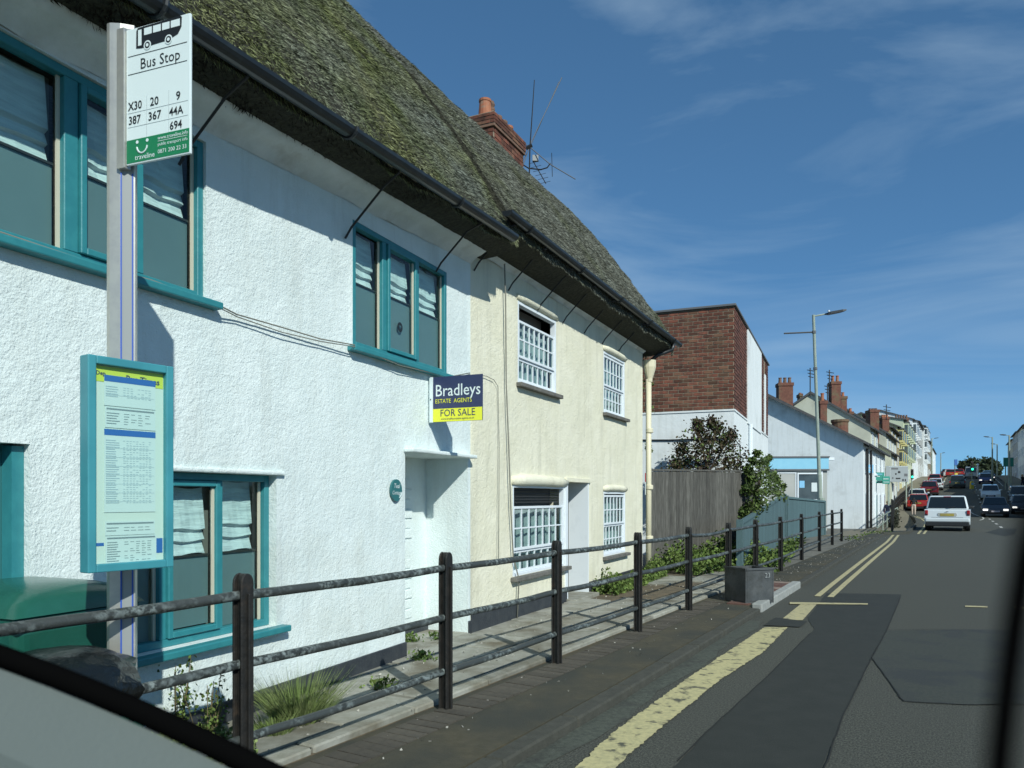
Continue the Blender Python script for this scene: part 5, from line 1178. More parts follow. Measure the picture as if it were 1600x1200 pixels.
# white gable house (nearest)
gh, ghf = house('gable_house', 'low white house with a broad blank gable facing the camera', 47.6, 62.2, -4.73, 10.6, 4.72, 7.75, 'far_white', floors=2, wins=5, zg=-.42, e=.5)
gf = Frame(*SF.pt(47.6, -4.73 - 10.6, 0)[:2], SF.nx, SF.ny)
part('bargeboard', MB().prism(Frame(*SF.pt(47.6, -4.73, 0)[:2], -SF.nx, -SF.ny), [(-.25, 4.50), (5.3, 7.60), (5.3, 7.42), (-.25, 4.32)], .44, .52), M['slate_edge'], gh)
for px, yt, yb, D in ((1300, 0, 0, 50),):
    x0, x1 = gx(1300, D), gx(1325, D); cx = (x0 + x1) / 2; zz0, zz1 = gz(690, D), gz(656, D)
    part('chimney', MB().lathe(cx, D, [(.50, zz0), (.50, zz1 - .2), (.56, zz1 - .15), (.56, zz1), (.40, zz1)], 14), M['chim_brick'], gh, label='round stub chimney of rubble brick')
chimney(gh, 1217, 1238.5, 598, 645, 54, 3, pots='pot_grey', pot_h=.4)
chimney(gh, 1282, 1292, 626, 672, 52, 1, pots='pot', pot_h=.55)
for s_, zz in ((.9, 0), (3.0, 0)): part('downpipe', MB().tube([ghf.pt(s_, .12, -.5), ghf.pt(s_, .12, 4.3)], .07, 6), M['iron'], gh)
h3, _ = house('cream_gable_house', 'tall cream house with a grey-cream gable above the white house roof', 62.6, 68.9, -5.75, 8.3, 6.85, 9.65, 'far_cream', floors=3, wins=2)
chimney(h3, 1299.5, 1313.5, 596, 640, 60, 2, pot_h=.5); chimney(h3, 1314.5, 1323, 619, 650, 62, 1, pot_h=.35); chimney(h3, 1250, 1253.5, 615, 628, 60, 1, pot_h=.1)
chimney(h3, 1328, 1333, 643, 655, 63, 1, pots='pot', pot_h=.3)
h4, _ = house('cream_cottage_house', 'lower cream house with a dark verge in front of the red chimney', 69, 75.8, -4.8, 6.2, 5.25, 7.4, 'far_cream', floors=2, wins=2)
h5, _ = house('cream_terrace_house', 'cream house beside the tall red brick chimney', 76, 89, -5.7, 7.5, 7.4, 10.0, 'far_cream', floors=2, wins=4)
chimney(h5, 1360, 1373, 640, 700, 66, 3, pots='pot_grey', depth=1.2, pot_h=.15); chimney(h5, 1379, 1389, 652, 674, 80, 3, pot_h=.3); chimney(h5, 1353, 1360, 646, 665, 72, 1, pot_h=.3)
h5b, _ = house('ochre_house', 'narrow ochre house between the cream house and the yellow one', 89.1, 103, -6.3, 8, 9.0, 10.5, 'far_ochre', floors=3, wins=3)
h6, _ = house('yellow_bay_house', 'narrow yellow house with stacked bay windows', 103.1, 114, -6.5, 8, 10.2, 12.0, 'far_yellow', floors=3, wins=3, bays=True)
h7, _ = house('pale_green_house', 'tall pale green house below the broad brown chimney stack', 114.1, 136, -6.5, 9, 12.0, 12.9, 'far_green', floors=3, wins=5, bays=True)
chimney(h7, 1399.5, 1419, 654, 680, 104, 5, pots='pot_grey', pot_h=.5)
h8, _ = house('white_bay_terrace', 'white terrace with bay windows halfway up the hill', 136.1, 156, -6.5, 9, 14.0, 15.6, 'far_white', floors=3, wins=4, bays=True)
h8b, _ = house('grey_terrace', 'pale grey terrace below the balconied hilltop house', 156.1, 176, -6.5, 9, 15.4, 16.8, 'far_grey', floors=3, wins=5, wf='far_white')
chimney(h8b, 1444, 1450, 671, 682, 160, 4, m='far_grey', pots='pot', pot_h=.5)
h10, _ = house('round_bay_house', 'white house with stacked balconies at the hilltop', 176.1, 196, -6.3, 9, 16.2, 17.2, 'far_white', floors=4, wins=4, bays=True)
h11, _ = house('brown_house', 'brown house with a dark roof at the crest of the street', 196.1, 230, -6.5, 9, 15.4, 17.0, 'far_brown', floors=3, wins=6)
h12, _ = house('crest_house', 'last small white house at the left of the crest', 230.1, 262, -6.3, 8, 14.6, 15.8, 'far_white', floors=2, wins=5)
# right side of the street (shaded fronts)
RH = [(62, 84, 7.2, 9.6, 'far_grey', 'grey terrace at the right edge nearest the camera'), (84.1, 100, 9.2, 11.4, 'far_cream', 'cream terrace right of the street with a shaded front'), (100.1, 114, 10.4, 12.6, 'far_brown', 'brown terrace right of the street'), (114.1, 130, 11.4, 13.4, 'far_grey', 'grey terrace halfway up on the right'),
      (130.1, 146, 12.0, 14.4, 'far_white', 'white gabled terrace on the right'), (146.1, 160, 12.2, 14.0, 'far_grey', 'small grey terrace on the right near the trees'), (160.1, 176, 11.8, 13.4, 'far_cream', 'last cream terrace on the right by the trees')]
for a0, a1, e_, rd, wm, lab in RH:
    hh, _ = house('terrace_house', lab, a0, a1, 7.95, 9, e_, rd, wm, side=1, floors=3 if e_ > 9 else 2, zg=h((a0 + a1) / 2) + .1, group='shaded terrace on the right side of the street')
    D = (a0 + 6 - .504 * 12) / 1.158; fr = Frame(*SF.pt(a0 + .6, 12.5, 0)[:2], SF.sx, SF.sy)
    c = part('chimney', MB().box(fr, 0, .8, -.6, .6, e_, rd + 1.1), M['chim_brick'], hh)
    for k in range(3): x, y, _ = fr.pt(.4, -.4 + .4 * k, 0); part('pot', MB().lathe(x, y, [(.12, rd + 1.1), (.1, rd + 1.5)], 8), M['pot'], c)
# small aerials on far roofs
for px, yb, yt, D, lab in ((1266, 620, 575, 58, 'aerial pole rising from the cream gable behind the lamp post'), (1293, 632, 600, 58, 'branching aerial left of the two-pot chimney'), (1296, 600, 578, 60, 'thin hooked aerial beside the two-pot chimney'), (1385, 655, 632, 76, 'small aerial above the far brown chimneys')):
    t = thing('roof_aerial', lab, 'aerial', at(px, yb, D)); part('mast', MB().tube([at(px, yb, D), at(px, yt, D)], .045, 5), M['iron'], t)
    for k in range(3): part('element', MB().tube([at(px - 5 + k, yt + 3 + 5 * k, D), at(px + 7 - k, yt + 5 + 5 * k, D)], .03, 4), M['iron'], t)

# ================================================================ STREET FURNITURE
def lamp(px, ybase, ytop, D, arm_px, lab, lean=0, group='street lamps'):
    b = at(px, ybase, D); t_ = at(px - lean, ytop, D); t = thing('street_lamp', lab, 'lamp post', b, group)
    part('pole', MB().tube([b, b.lerp(t_, .25), b.lerp(t_, .26), t_], [.11, .10, .075, .06] if D < 50 else [.14, .12, .10, .08], 10), M['lamp_pole'], t, smooth=False)
    e = at(px - lean + arm_px * .35, ytop - (1 if D < 60 else 0), D); f = at(px - lean + arm_px, ytop - (7 if D < 60 else 1), D - .3)
    part('arm', MB().tube([t_ - Vector((0, 0, .06)), e], .035, 6), M['lamp_pole'], t)
    d = (f - e); sd = Vector((0, 1, 0)); up = Vector((0, 0, 1)); w = .16
    hd = MB(); V = []
    for q, ww, th in ((0, .05, .04), (.25, .14, .10), (.8, .17, .08), (1, .12, .04)):
        c = e + d * q
        for (i, j) in ((-1, -1), (1, -1), (1, 1), (-1, 1)): V.append(c + sd * ww * i + up * th * .5 * j)
    hd.add(V, [(0, 1, 2, 3), (15, 14, 13, 12)] + [(4 * k + i, 4 * k + (i + 1) % 4, 4 * k + 4 + (i + 1) % 4, 4 * k + 4 + i) for k in range(3) for i in range(4)]); part('lamp_head', hd, M['lamp_head'], t)
    return t
L1 = lamp(1283, 825, 492, 33, 50, 'tall street lamp in front of the blue shop with its arm to the right', 12, None)
part('banner_arm', MB().tube([at(1271, 519, 33), at(1225, 521, 33)], .035, 6), M['lamp_head'], L1)
for y in (517, 574): part('band', MB().tube([at(1271 + (y - 492) * .036 , y, 33), at(1271 + (y - 492) * .036, y + 4, 33)], .09, 8), M['lead'], L1)
part('sensor', MB().lathe(at(1295, 485, 32.8).x, 32.8, [(.05, gz(487, 32.8)), (.05, gz(485, 32.8))], 8), M['white_paint'], L1)
part('collar', MB().tube([at(1283, 790, 33), at(1283, 778, 33)], .15, 10), M['lamp_pole'], L1)
lamp(1550.5, 752, 683, 100, -13, 'street lamp right of the trees reaching left over the road')
lamp(1577, 775, 680, 80, -14, 'street lamp against the right-hand houses')
lamp(1558, 745, 694, 125, -9, 'distant street lamp between two nearer right-hand ones'); lamp(1456, 752, 685, 118, 10, 'distant street lamp on the left pavement reaching right')
lamp(1470, 748, 708, 150, 6, 'farthest left street lamp at the crest')
def signboard(lab, px0, px1, y0, y1, D, m, posts, yb, cat='sign', rows=None, name='signboard', dy=0):
    t = thing(name, lab, cat, at((px0 + px1) / 2, yb, D)); fr = Frame(gx(px0, D), D, 1, dy)
    w = gx(px1, D) - gx(px0, D); part('panel', MB().box(fr, 0, w, -.05, 0, gz(y1, D), gz(y0, D)), M[m], t, .01)
    for p in posts: x = gx(p, D) - gx(px0, D); part('post', MB().box(fr, x - .04, x + .04, -.14, -.055, gz(yb, D), gz(y0, D)), M['lamp_pole'], t)
    if rows:
        for (x0, x1, z0, z1, mm) in rows: part('symbol', MB().box(fr, w * x0, w * x1, .001, .015, gz(y1, D) + (gz(y0, D) - gz(y1, D)) * z0, gz(y1, D) + (gz(y0, D) - gz(y1, D)) * z1), M[mm], t)
    return t
signboard('large grey direction board with small dark symbols on the left pavement', 1384, 1419, 728, 753, 62, 'dir_grey', (1390, 1417), 785, rows=[(.25, .55, .78, .88, 'lead'), (.55, .65, .55, .68, 'trim'), (.42, .48, .45, .55, 'trim'), (.45, .65, .18, .26, 'trim'), (.83, .97, .35, .52, 'lead'), (.28, .34, .2, .3, 'lead'), (.74, .8, .05, .18, 'trim'), (.85, .9, .05, .18, 'trim'), (.12, .98, .95, .97, 'paper'), (.2, .21, .05, .9, 'paper')])
signboard('green shop board with a paler lower half above the left pavement', 1363.5, 1382, 738, 755, 50, 'dir_green', (1366,), 800, rows=[(.1, .8, .80, .86, 'dir_blue'), (.1, .6, .6, .66, 'paper'), (.1, .9, .18, .24, 'paper')])
signboard('smaller green board overlapping the larger one on its right', 1379, 1390.5, 744, 756, 49.6, 'dir_green', (1389.5,), 790, rows=[(.1, .8, .6, .68, 'paper'), (.1, .9, .2, .26, 'paper')])
signboard('pale blue hanging board on the white house front', 1344, 1365, 726, 739, 46, 'dir_blue', (1347, 1361), 742, rows=[(.15, .85, .55, .62, 'paper'), (.2, .8, .3, .36, 'paper')])
signboard('dark green direction board seen against the right-hand houses', 1568, 1584, 715, 729, 84, 'dir_green', (1572, 1581), 765)
def signal(px, ytop, ybase, D, lab, left=True, hood=None):
    t = thing('traffic_light', lab, 'traffic light', at(px, ybase, D), 'green traffic lights'); c = at(px, ytop, D)
    part('pole', MB().tube([at(px, ybase, D), at(px, ytop, D)], .06, 8), M['lamp_pole'], t)
    fr = Frame(c.x, D - .1, 1, 0); k = D / 1200
    part('backing', MB().box(fr, -2.2 * k, 2.2 * k, -.05, .0, gz(ytop + 16, D), gz(ytop, D)), M['trim'], t, .03)
    for j in range(3):
        z = gz(ytop + 3 + j * 4.6, D); mm = 'green_on' if j == 2 else 'tyre'
        part('lens', MB().tube([(c.x, D - .101, z), (c.x, D - .17, z)], 1.7 * k * (1 if j < 2 else 1), 12), M[mm], t)
    return t
signal(1424.5, 733, 772, 70, 'traffic light showing green beside the grey direction board'); signal(1518.5, 721, 766, 92, 'traffic light showing green on the central island')
def bollard(px, ytop, ybase, D, lab, w=3.0):
    t = thing('bollard', lab, 'bollard', at(px, ybase, D), 'yellow island bollards'); k = D / 1200; fr = Frame(gx(px, D), D, 1, 0)
    part('shell', MB().prism(fr, [(-w * k, gz(ybase, D)), (w * k, gz(ybase, D)), (w * k * .9, gz(ytop + 2, D)), (w * k * .5, gz(ytop, D)), (-w * k * .5, gz(ytop, D)), (-w * k * .9, gz(ytop + 2, D))], -.15, .1), M['bollard'], t, .03)
    part('disc', MB().tube([fr.pt(0, .1, gz(ytop + 4, D)), fr.pt(0, .12, gz(ytop + 4, D))], .14, 12), M['dir_blue'], t); return t
bollard(1494, 739, 748, 118, 'yellow bollard under the blue pole sign'); bollard(1518.5, 752, 764, 88, 'yellow bollard at the foot of the island traffic light', 2.6)
t = thing('pole_sign', 'dark blue banner sign on a pole at the far island', 'sign', at(1492, 748, 120)); part('pole', MB().tube([at(1492, 748, 120), at(1492, 719, 120)], .07, 6), M['lead'], t); part('panel', MB().box(Frame(gx(1490, 120), 119.8, 1, 0), 0, .45, -.06, .06, gz(727, 120), gz(718, 120)), M['print_blue'], t)
t = thing('belisha_pole', 'white globe topped pole beyond the island', 'pole', at(1527.5, 745, 118)); part('pole', MB().tube([at(1527.5, 745, 118), at(1527.5, 728, 118)], .11, 8), M['white_paint'], t); part('globe', MB().lathe(gx(1527.5, 118), 118, [(.05, gz(728, 118)), (.17, gz(727, 118)), (.2, gz(726, 118)), (.1, gz(724.5, 118))], 10), M['sign_white'], t)
struct('traffic_island', MB().box(SF, 103, 112, 1.5, 2.6, 1.2, h(103) + .35), M['kerb'])
# far railings on the left pavement
def far_rail(lab, a0, a1, r, dr, hgt, zf):
    t = thing('guard_railing', lab, 'railing', SF.pt(a0, r, zf(a0)), 'dark guard railings up the street'); n = int((a1 - a0) / 1.9)
    for k in range(n + 1):
        a = a0 + (a1 - a0) * k / n; r_ = r + dr * k / n; x, y, _ = SF.pt(a, r_, 0); part('post', MB().box(Frame(x, y, SF.sx, SF.sy), -.04, .04, -.04, .04, zf(a), zf(a) + hgt), M['black_metal'], t)
    for zz in (hgt * .98, hgt * .62, hgt * .2): part('rail', MB().tube([Vector(SF.pt(a0 + (a1 - a0) * k / 6, r + dr * k / 6, zf(a0 + (a1 - a0) * k / 6) + zz)) for k in range(7)], .03, 6), M['black_metal'], t)
    bars = MB(); m_ = int((a1 - a0) / .16)
    for k in range(m_): a = a0 + (a1 - a0) * (k + .5) / m_; r_ = r + dr * (k + .5) / m_; x, y, _ = SF.pt(a, r_, 0); bars.box(Frame(x, y, SF.sx, SF.sy), -.012, .012, -.012, .012, zf(a) + hgt * .22, zf(a) + hgt * .95)
    part('infill_bar', bars, M['black_metal'], t, kind='stuff'); return t
far_rail('dark guard railing around the lower pavement beside the white car', 40, 66, -2.75, -1.6, 1.55, lambda a: hl(a) + .06); far_rail('dark guard railing farther up by the parked cars', 68, 88, -4.45, 0, 1.1, lambda a: hl(a) + .06)
# lower steps and handrail by the walking woman
t = thing('stair_handrail', 'pale double handrail leading down beside the walking person', 'handrail', SF.pt(52, -3.9, hl(52)))
for dz in (.55, .95): part('rail', MB().tube([SF.pt(38, -3.2, hl(38) + dz - .25), SF.pt(50, -3.7, hl(50) + dz), SF.pt(62, -3.9, hl(62) + dz)], .035, 6), M['lamp_pole'], t)
for a in (44, 50, 56, 62): part('post', MB().tube([SF.pt(a, interp([(38, -3.2), (50, -3.7), (62, -3.9)], a), hl(a) + .05), SF.pt(a, interp([(38, -3.2), (50, -3.7), (62, -3.9)], a), hl(a) + .95)], .035, 6), M['lamp_pole'], t)
# dark shrubs behind the railing
P = np.array([SF.pt(a_, interp([(40, -2.75), (66, -4.35)], a_) + R.gauss(0, .12), hl(a_) + .1 + R.random() * (.7 + .5 * noise.noise(Vector((a_ * .8, 0, 0))))) for a_ in [R.uniform(50, 65) for _ in range(2600)]])
o = link('hedge', leaf_mesh(P, .08), mat('dark_hedge_leaf', (.018, .024, .014), .95, (.035, .036, .02), 2, island=.4)); tag(o, 'dark low hedge behind the guard railing beside the parked cars', 'hedge', kind='stuff')
# weeds along the far kerb
P = np.array([SF.pt(a_, -3.1 + R.gauss(0, .25), hl(a_) + .07 + R.random() * .09) for a_ in [R.uniform(27, 40) for _ in range(260)]]); o = link('kerb_weeds', leaf_mesh(P, .05), M['weed']); tag(o, 'sparse weeds along the far end of the pavement', 'weeds', kind='stuff')

# trees at the crest
def tree(lab, px, ybase, D, wpx, hpx, n):
    b = at(px, ybase, D); k = D / 1200; t = thing('crest_tree', lab, 'tree', b, 'dark trees at the crest'); bl = []
    for j in range(16): bl.append((b.x + R.uniform(-.42, .42) * wpx * k, D + R.uniform(-2, 2), b.z + hpx * k * R.uniform(.35, .88), wpx * k * .13))
    part('trunk', MB().tube([b, b + Vector((0, 0, hpx * k * .5))], [.3, .15], 7), M['bark'], t)
    for q in bl[:5]: part('limb', MB().tube([b + Vector((0, 0, hpx * k * .35)), q[:3]], [.12, .04], 5), M['bark'], t)
    part('crown', leaf_mesh(clump(bl, n, .75), .45), M['far_leaf'], t, kind='stuff')
for px, w, hp_, lab in ((1508, 22, 30, 'leftmost dark tree of the clump at the crest'), (1521, 26, 36, 'second dark tree from the left at the crest'), (1535, 26, 36, 'third dark tree from the left at the crest'), (1549, 24, 33, 'rightmost dark tree of the clump behind the lamp'), (1480, 8, 12, 'tiny far tree left of the blue pole sign')):
    tree(lab, px, 752, 190, w, hp_, 1500 if w > 10 else 400)

# ================================================================ CARS
def arc(cx, cz, r, t0, t1, n=8): return [(cx + r * math.cos(t0 + (t1 - t0) * k / n), cz + r * math.sin(t0 + (t1 - t0) * k / n)) for k in range(n + 1)]
def car(label, pm, kind, group=None, lights_on=False, name='car'):
    """built at the origin, rear towards -y, length along y"""
    t = thing(name, label, 'car', (0, 0, 0), group)
    if kind == 'estate': L, Wd, H, belt, rr0, rr1, rf1, rf0, nose = 4.45, 1.74, 1.55, .95, -2.16, -1.80, .35, 1.15, .72
    elif kind == 'suv': L, Wd, H, belt, rr0, rr1, rf1, rf0, nose = 4.4, 1.82, 1.66, 1.02, -2.12, -1.80, .40, 1.15, .85
    elif kind == 'van': L, Wd, H, belt, rr0, rr1, rf1, rf0, nose = 4.6, 1.85, 1.95, 1.05, -2.25, -2.15, .9, 1.7, .9
    else: L, Wd, H, belt, rr0, rr1, rf1, rf0, nose = 4.0, 1.72, 1.47, .93, -1.93, -1.45, .30, 1.05, .70
    S = Frame(0, 0, 0, 1)   # s = y, o = +x
    hw = Wd / 2; yb, yf = -L / 2, L / 2; wr = .315; ya, yc = yb + .78, yf - .82
    low = [(yb + .03, .30)] + [(yb, .42), (yb, .62), (yb + .05, belt - .05), (yb + .10, belt)] + [(rf0 + .0, belt + .0), (rf0 + .4, belt - .02), (yf - .22, nose), (yf - .03, nose - .16), (yf, .45), (yf - .05, .26)]
    low += [(yc + wr + .06, .24)] + arc(yc, .32, wr + .05, -.2, math.pi + .2, 9) + arc(ya, .32, wr + .05, -.2, math.pi + .2, 9) + [(ya - wr - .06, .26)]
    low = [low[0]] + low[1:]
    body = part('body', MB().prism(S, low, -hw, hw), pm, t, .075, 4)
    gh_ = MB(); tb_ = hw * .95; tt = hw * (.80 if kind in ('estate', 'van') else .76)
    yr_b, yr_t, yf_t, yf_b = rr0, rr1, rf1, rf0
    v = [(-tb_, yr_b, belt - .01), (tb_, yr_b, belt - .01), (tb_, yf_b, belt - .01), (-tb_, yf_b, belt - .01), (-tt, yr_t, H), (tt, yr_t, H), (tt, yf_t, H), (-tt, yf_t, H)]
    gh_.add(v, [(3, 2, 1, 0), (4, 5, 6, 7), (0, 1, 5, 4), (1, 2, 6, 5), (2, 3, 7, 6), (3, 0, 4, 7)]); part('cabin', gh_, pm, t, .09, 4)
    V = [Vector(p) for p in v]
    def panel(a, b, c, d, u0, u1, w0, w1, nm='window', mm='car_glass', off=.012):
        n = (b - a).cross(d - a).normalized() * off
        def q(u, w): return (a.lerp(b, u)).lerp(d.lerp(c, u), w) + n
        P_ = [q(u0, w0), q(u1, w0), q(u1, w1), q(u0, w1)]; mb = MB().quad(*P_); mb.add([p - n * 1.2 for p in P_] , [(3, 2, 1, 0)]); b_ = len(mb.v)
        mb.f += [(0, 4, 5, 1), (1, 5, 6, 2), (2, 6, 7, 3), (3, 7, 4, 0)]
        return part(nm, mb, M[mm], t)
    panel(V[0], V[1], V[5], V[4], .05, .95, .10, .90, 'rear_window'); panel(V[2], V[3], V[7], V[6], .05, .95, .06, .92, 'windscreen')
    for a_, b_, c_, d_ in ((V[1], V[2], V[6], V[5]), (V[3], V[0], V[4], V[7])):
        fl_ = a_ is V[3]
        for u0, u1 in (((.10, .36), (.39, .62), (.65, .88)) if kind in ('estate', 'suv') else ((.10, .44), (.48, .87))):
            if fl_: u0, u1 = 1 - u1, 1 - u0
            panel(a_, b_, c_, d_, u0, u1, .10, .88, 'side_window')
    for (y, sx) in ((ya, -1), (ya, 1), (yc, -1), (yc, 1)):
        w = part('wheel', MB().tube([(sx * (hw - .20), y, .315), (sx * (hw - .005), y, .315)], wr, 20), M['tyre'], t, .02); part('rim', MB().tube([(sx * (hw - .004), y, .315), (sx * (hw + .004), y, .315)], wr * .66, 14), M['rim'], w)
        part('wheel_arch', MB().tube([(sx * (hw - .26), y, .33), (sx * (hw - .205), y, .33)], wr + .06, 16), M['trim'], t)
    # rear
    R_ = Frame(0, yb, 1, 0)
    part('rear_bumper', MB().box(R_, -hw * .97, hw * .97, -.10, .05, .40, .58), pm, t, .05, 3); part('lower_valance', MB().box(R_, -hw * .95, hw * .95, -.08, .035, .22, .41), M['trim'], t, .03); part('plate_recess', MB().prism(R_, [(-.38, .72), (-.34, .80), (.34, .80), (.38, .72), (.34, .64), (-.34, .64)], -.02, .006), M['far_grey'] if kind == 'estate' else pm, t, .01)
    part('number_plate', MB().box(R_, -.26, .26, .007, .018, .66, .77), M['plate_y'], t, label='blurred plain yellow number plate')
    for sx in (-1, 1):
        x0, x1 = (hw * .84, hw * .985) if sx > 0 else (-hw * .985, -hw * .84)
        tl = part('tail_light', MB().box(R_, x0, x1, -.20, .014 if kind != 'estate' else .02, .68, belt - .03), M['lamp_red'], t, .03, 3); part('lamp_lens', MB().box(R_, x0 + .02, x1 - .02, .0, .024, .70, .76), M['trim'], tl, .01)
    part('tailgate_line', MB().box(R_, -hw * .7, hw * .7, -.01, .006, .595, .602), M['trim'], t)
    part('badge', MB().box(R_, -.05, .05, -.0, .012, .84, .87), M['rim'], t); part('wiper', MB().tube([(0, rr0 + .02 - .03, belt + .08), (.3, rr0 + .0, belt + .12)], .012, 5), M['trim'], t)
    part('high_brake_light', MB().box(Frame(0, rr1, 1, 0), -.14, .14, .03, .06, H - .06, H - .03), M['lamp_red'], t)
    # front
    F2 = Frame(0, yf, -1, 0)
    part('grille', MB().box(F2, -.42, .42, -.06, .012, .36, .54), M['trim'], t, .02); part('number_plate', MB().box(F2, -.26, .26, .013, .028, .40, .51), M['plate_w'], t, label='blurred plain pale number plate')
    for sx in (-1, 1):
        x0, x1 = (hw * .55, hw * .92) if sx > 0 else (-hw * .92, -hw * .55); part('headlight', MB().box(F2, x0, x1, -.14, .006, nose - .2, nose - .07), M['head_on' if lights_on else 'lamp_clear'], t, .02)
        part('door_mirror', MB().box(Frame(sx * (hw + .07), rf0 - .22, 1, 0), -.09, .09, -.06, .06, belt + .0, belt + .13), pm if kind != 'estate' else M['trim'], t, .03)
        part('sill_trim', MB().box(Frame(sx * (hw - .0), 0, 0, 1), ya + .4, yc - .4, -.015, .012, .25, .33), M['trim'], t)
    if kind in ('estate', 'suv'):
        for sx in (-1, 1): part('roof_rail', MB().tube([(sx * tt * .93, rr1 + .1, H + .01), (sx * tt * .93, rr1 + .15, H + .05), (sx * tt * .93, rf1 - .15, H + .05), (sx * tt * .93, rf1 - .1, H + .01)], .018, 6), M['trim'], t)
    return t
def place(t, px, D, heading=0, off=0, z=None):
    x = gx(px, D); a = .504 * x + .864 * D; z = h(a) if z is None else z
    sl = (h(a + 2) - h(a - 2)) / 4
    t.location = (x, D, z); rz = -math.atan2(.504, .864) + (math.pi if heading else 0) + off
    t.rotation_euler = Matrix.Rotation(rz, 3, 'Z').to_euler() if abs(sl) < .01 else (Matrix.Rotation(rz, 3, 'Z') @ Matrix.Rotation(math.atan(sl) * (-1 if heading else 1), 3, 'X')).to_euler()
G = 'cars queuing and parked up the street'
wc = car('white estate car driving away ahead on the near road', M['p_white'], 'estate', G); place(wc, 1481, 35.3)
k1 = car('black hatchback coming towards the camera with headlights on', M['p_black'], 'hatch', G, True); place(k1, 1554, 57.5, 1)
k2 = car('white hatchback behind the oncoming black one', M['p_white'], 'hatch', G, False); place(k2, 1547, 80, 1)
r1 = car('bright red hatchback parked beside the guard railing with a person leaning on it', M['p_red'], 'hatch', G); place(r1, 1436, 69)
k3 = copy_tree(k2); k3['label'] = 'white hatchback parked just ahead of the bright red one'; place(k3, 1434, 78)
r2 = car('dark red hatchback parked with its rear lights visible', M['p_dkred'], 'suv', G); place(r2, 1453, 89)
k5 = copy_tree(k2); k5['label'] = 'white hatchback half hidden behind the dark red car'; place(k5, 1462, 98)
r3 = copy_tree(r1); r3['label'] = 'red hatchback farthest up the left parking bay'; place(r3, 1461, 112)
dg_ = car('dark green estate with a pale roof driving up the hill', M['p_green'], 'suv', G); place(dg_, 1496, 101)
bl_ = car('blue hatchback coming down the hill with headlights on', M['p_blue'], 'hatch', G, True); place(bl_, 1540, 109, 1)
sv = car('silver people carrier at the far traffic light', M['p_silver'], 'van', G); place(sv, 1517, 128)
dk = copy_tree(k1); dk['label'] = 'dark hatchback at the crest on the left'; place(dk, 1479, 150)
rd = copy_tree(r1); rd['label'] = 'red hatchback at the crest beside the dark one'; place(rd, 1484, 142, off=.1)
rd2 = copy_tree(r1); rd2['label'] = 'red hatchback right of the yellow far bollard'; place(rd2, 1499, 150)
p1 = copy_tree(k1); p1['label'] = 'dark hatchback parked at the right kerb nearest the camera'; place(p1, 1598, 62, 1)
p2 = car('dark blue-grey estate parked behind the nearest right-hand one', M['p_green'], 'suv', G); place(p2, 1593, 73, 1)
dd = copy_tree(k1); dd['label'] = 'dark car queuing behind the blue one'; place(dd, 1544, 118, 1)

# ================================================================ PEOPLE
def person(label, base, hgt, pose, mats, rz=0, extras=None):
    """skinned figure; mats = (top, legs, shoe, hair)"""
    t = thing('person', label, 'person', base); k = hgt / 1.7
    J = pose; names = list(J['v'].keys()); idx = {n: i for i, n in enumerate(names)}
    c, s_ = math.cos(rz), math.sin(rz)
    def W(p): x, y, z = p; return (base[0] + k * (x * c - y * s_), base[1] + k * (x * s_ + y * c), base[2] + k * z)
    me = bpy.data.meshes.new('skeleton'); me.from_pydata([W(J['v'][n][:3]) for n in names], [(idx[a], idx[b]) for a, b in J['e']], [])
    o = bpy.data.objects.new('tmp', me); COL.objects.link(o); sk = o.modifiers.new('s', 'SKIN'); o.modifiers.new('u', 'SUBSURF').levels = 1
    for i, n in enumerate(names): r_ = J['v'][n][3] * k; me.skin_vertices[0].data[i].radius = (r_, r_)
    me.skin_vertices[0].data[idx['pelvis']].use_root = True
    dg = bpy.context.evaluated_depsgraph_get(); bm = bpy.data.meshes.new_from_object(o.evaluated_get(dg)); bpy.data.objects.remove(o); bm.name = 'body'; bm.materials.clear()
    for m_ in (M['skin'], mats[0], mats[1], mats[2]): bm.materials.append(m_)
    b = bpy.data.objects.new('body', bm); COL.objects.link(b); b.parent = t; b.matrix_parent_inverse = world_of(t).inverted()
    hip = J['hip']; 
    hands = [Vector(W(J['v'][n][:3])) for n in names if n.startswith('hand')]; neck = W(J['v']['neck'][:3]); hd = Vector(W(J['v']['head'][:3]))
    for p in bm.polygons:
        z = (p.center.z - base[2]) / k; p.use_smooth = True
        if (p.center - hd).length < .16 * k or any((p.center - q).length < .09 * k for q in hands): p.material_index = 0
        elif z < .09: p.material_index = 3
        elif z < hip: p.material_index = 2
        else: p.material_index = 1
    hr = MB(); V = []; n1, n2 = 12, 8
    for j in range(n2 + 1):
        for i in range(n1):
            th = math.pi * .62 * j / n2; ph = 2 * math.pi * i / n1; V.append(hd + Vector((.115 * k * math.sin(th) * math.cos(ph) - 0 , .125 * k * math.sin(th) * math.sin(ph) - .02 * k, .02 * k + .125 * k * math.cos(th))))
    hr.add(V, [(j * n1 + i, j * n1 + (i + 1) % n1, (j + 1) * n1 + (i + 1) % n1, (j + 1) * n1 + i) for j in range(n2) for i in range(n1)]); part('hair', hr, mats[3], t, smooth=True)
    return t, W
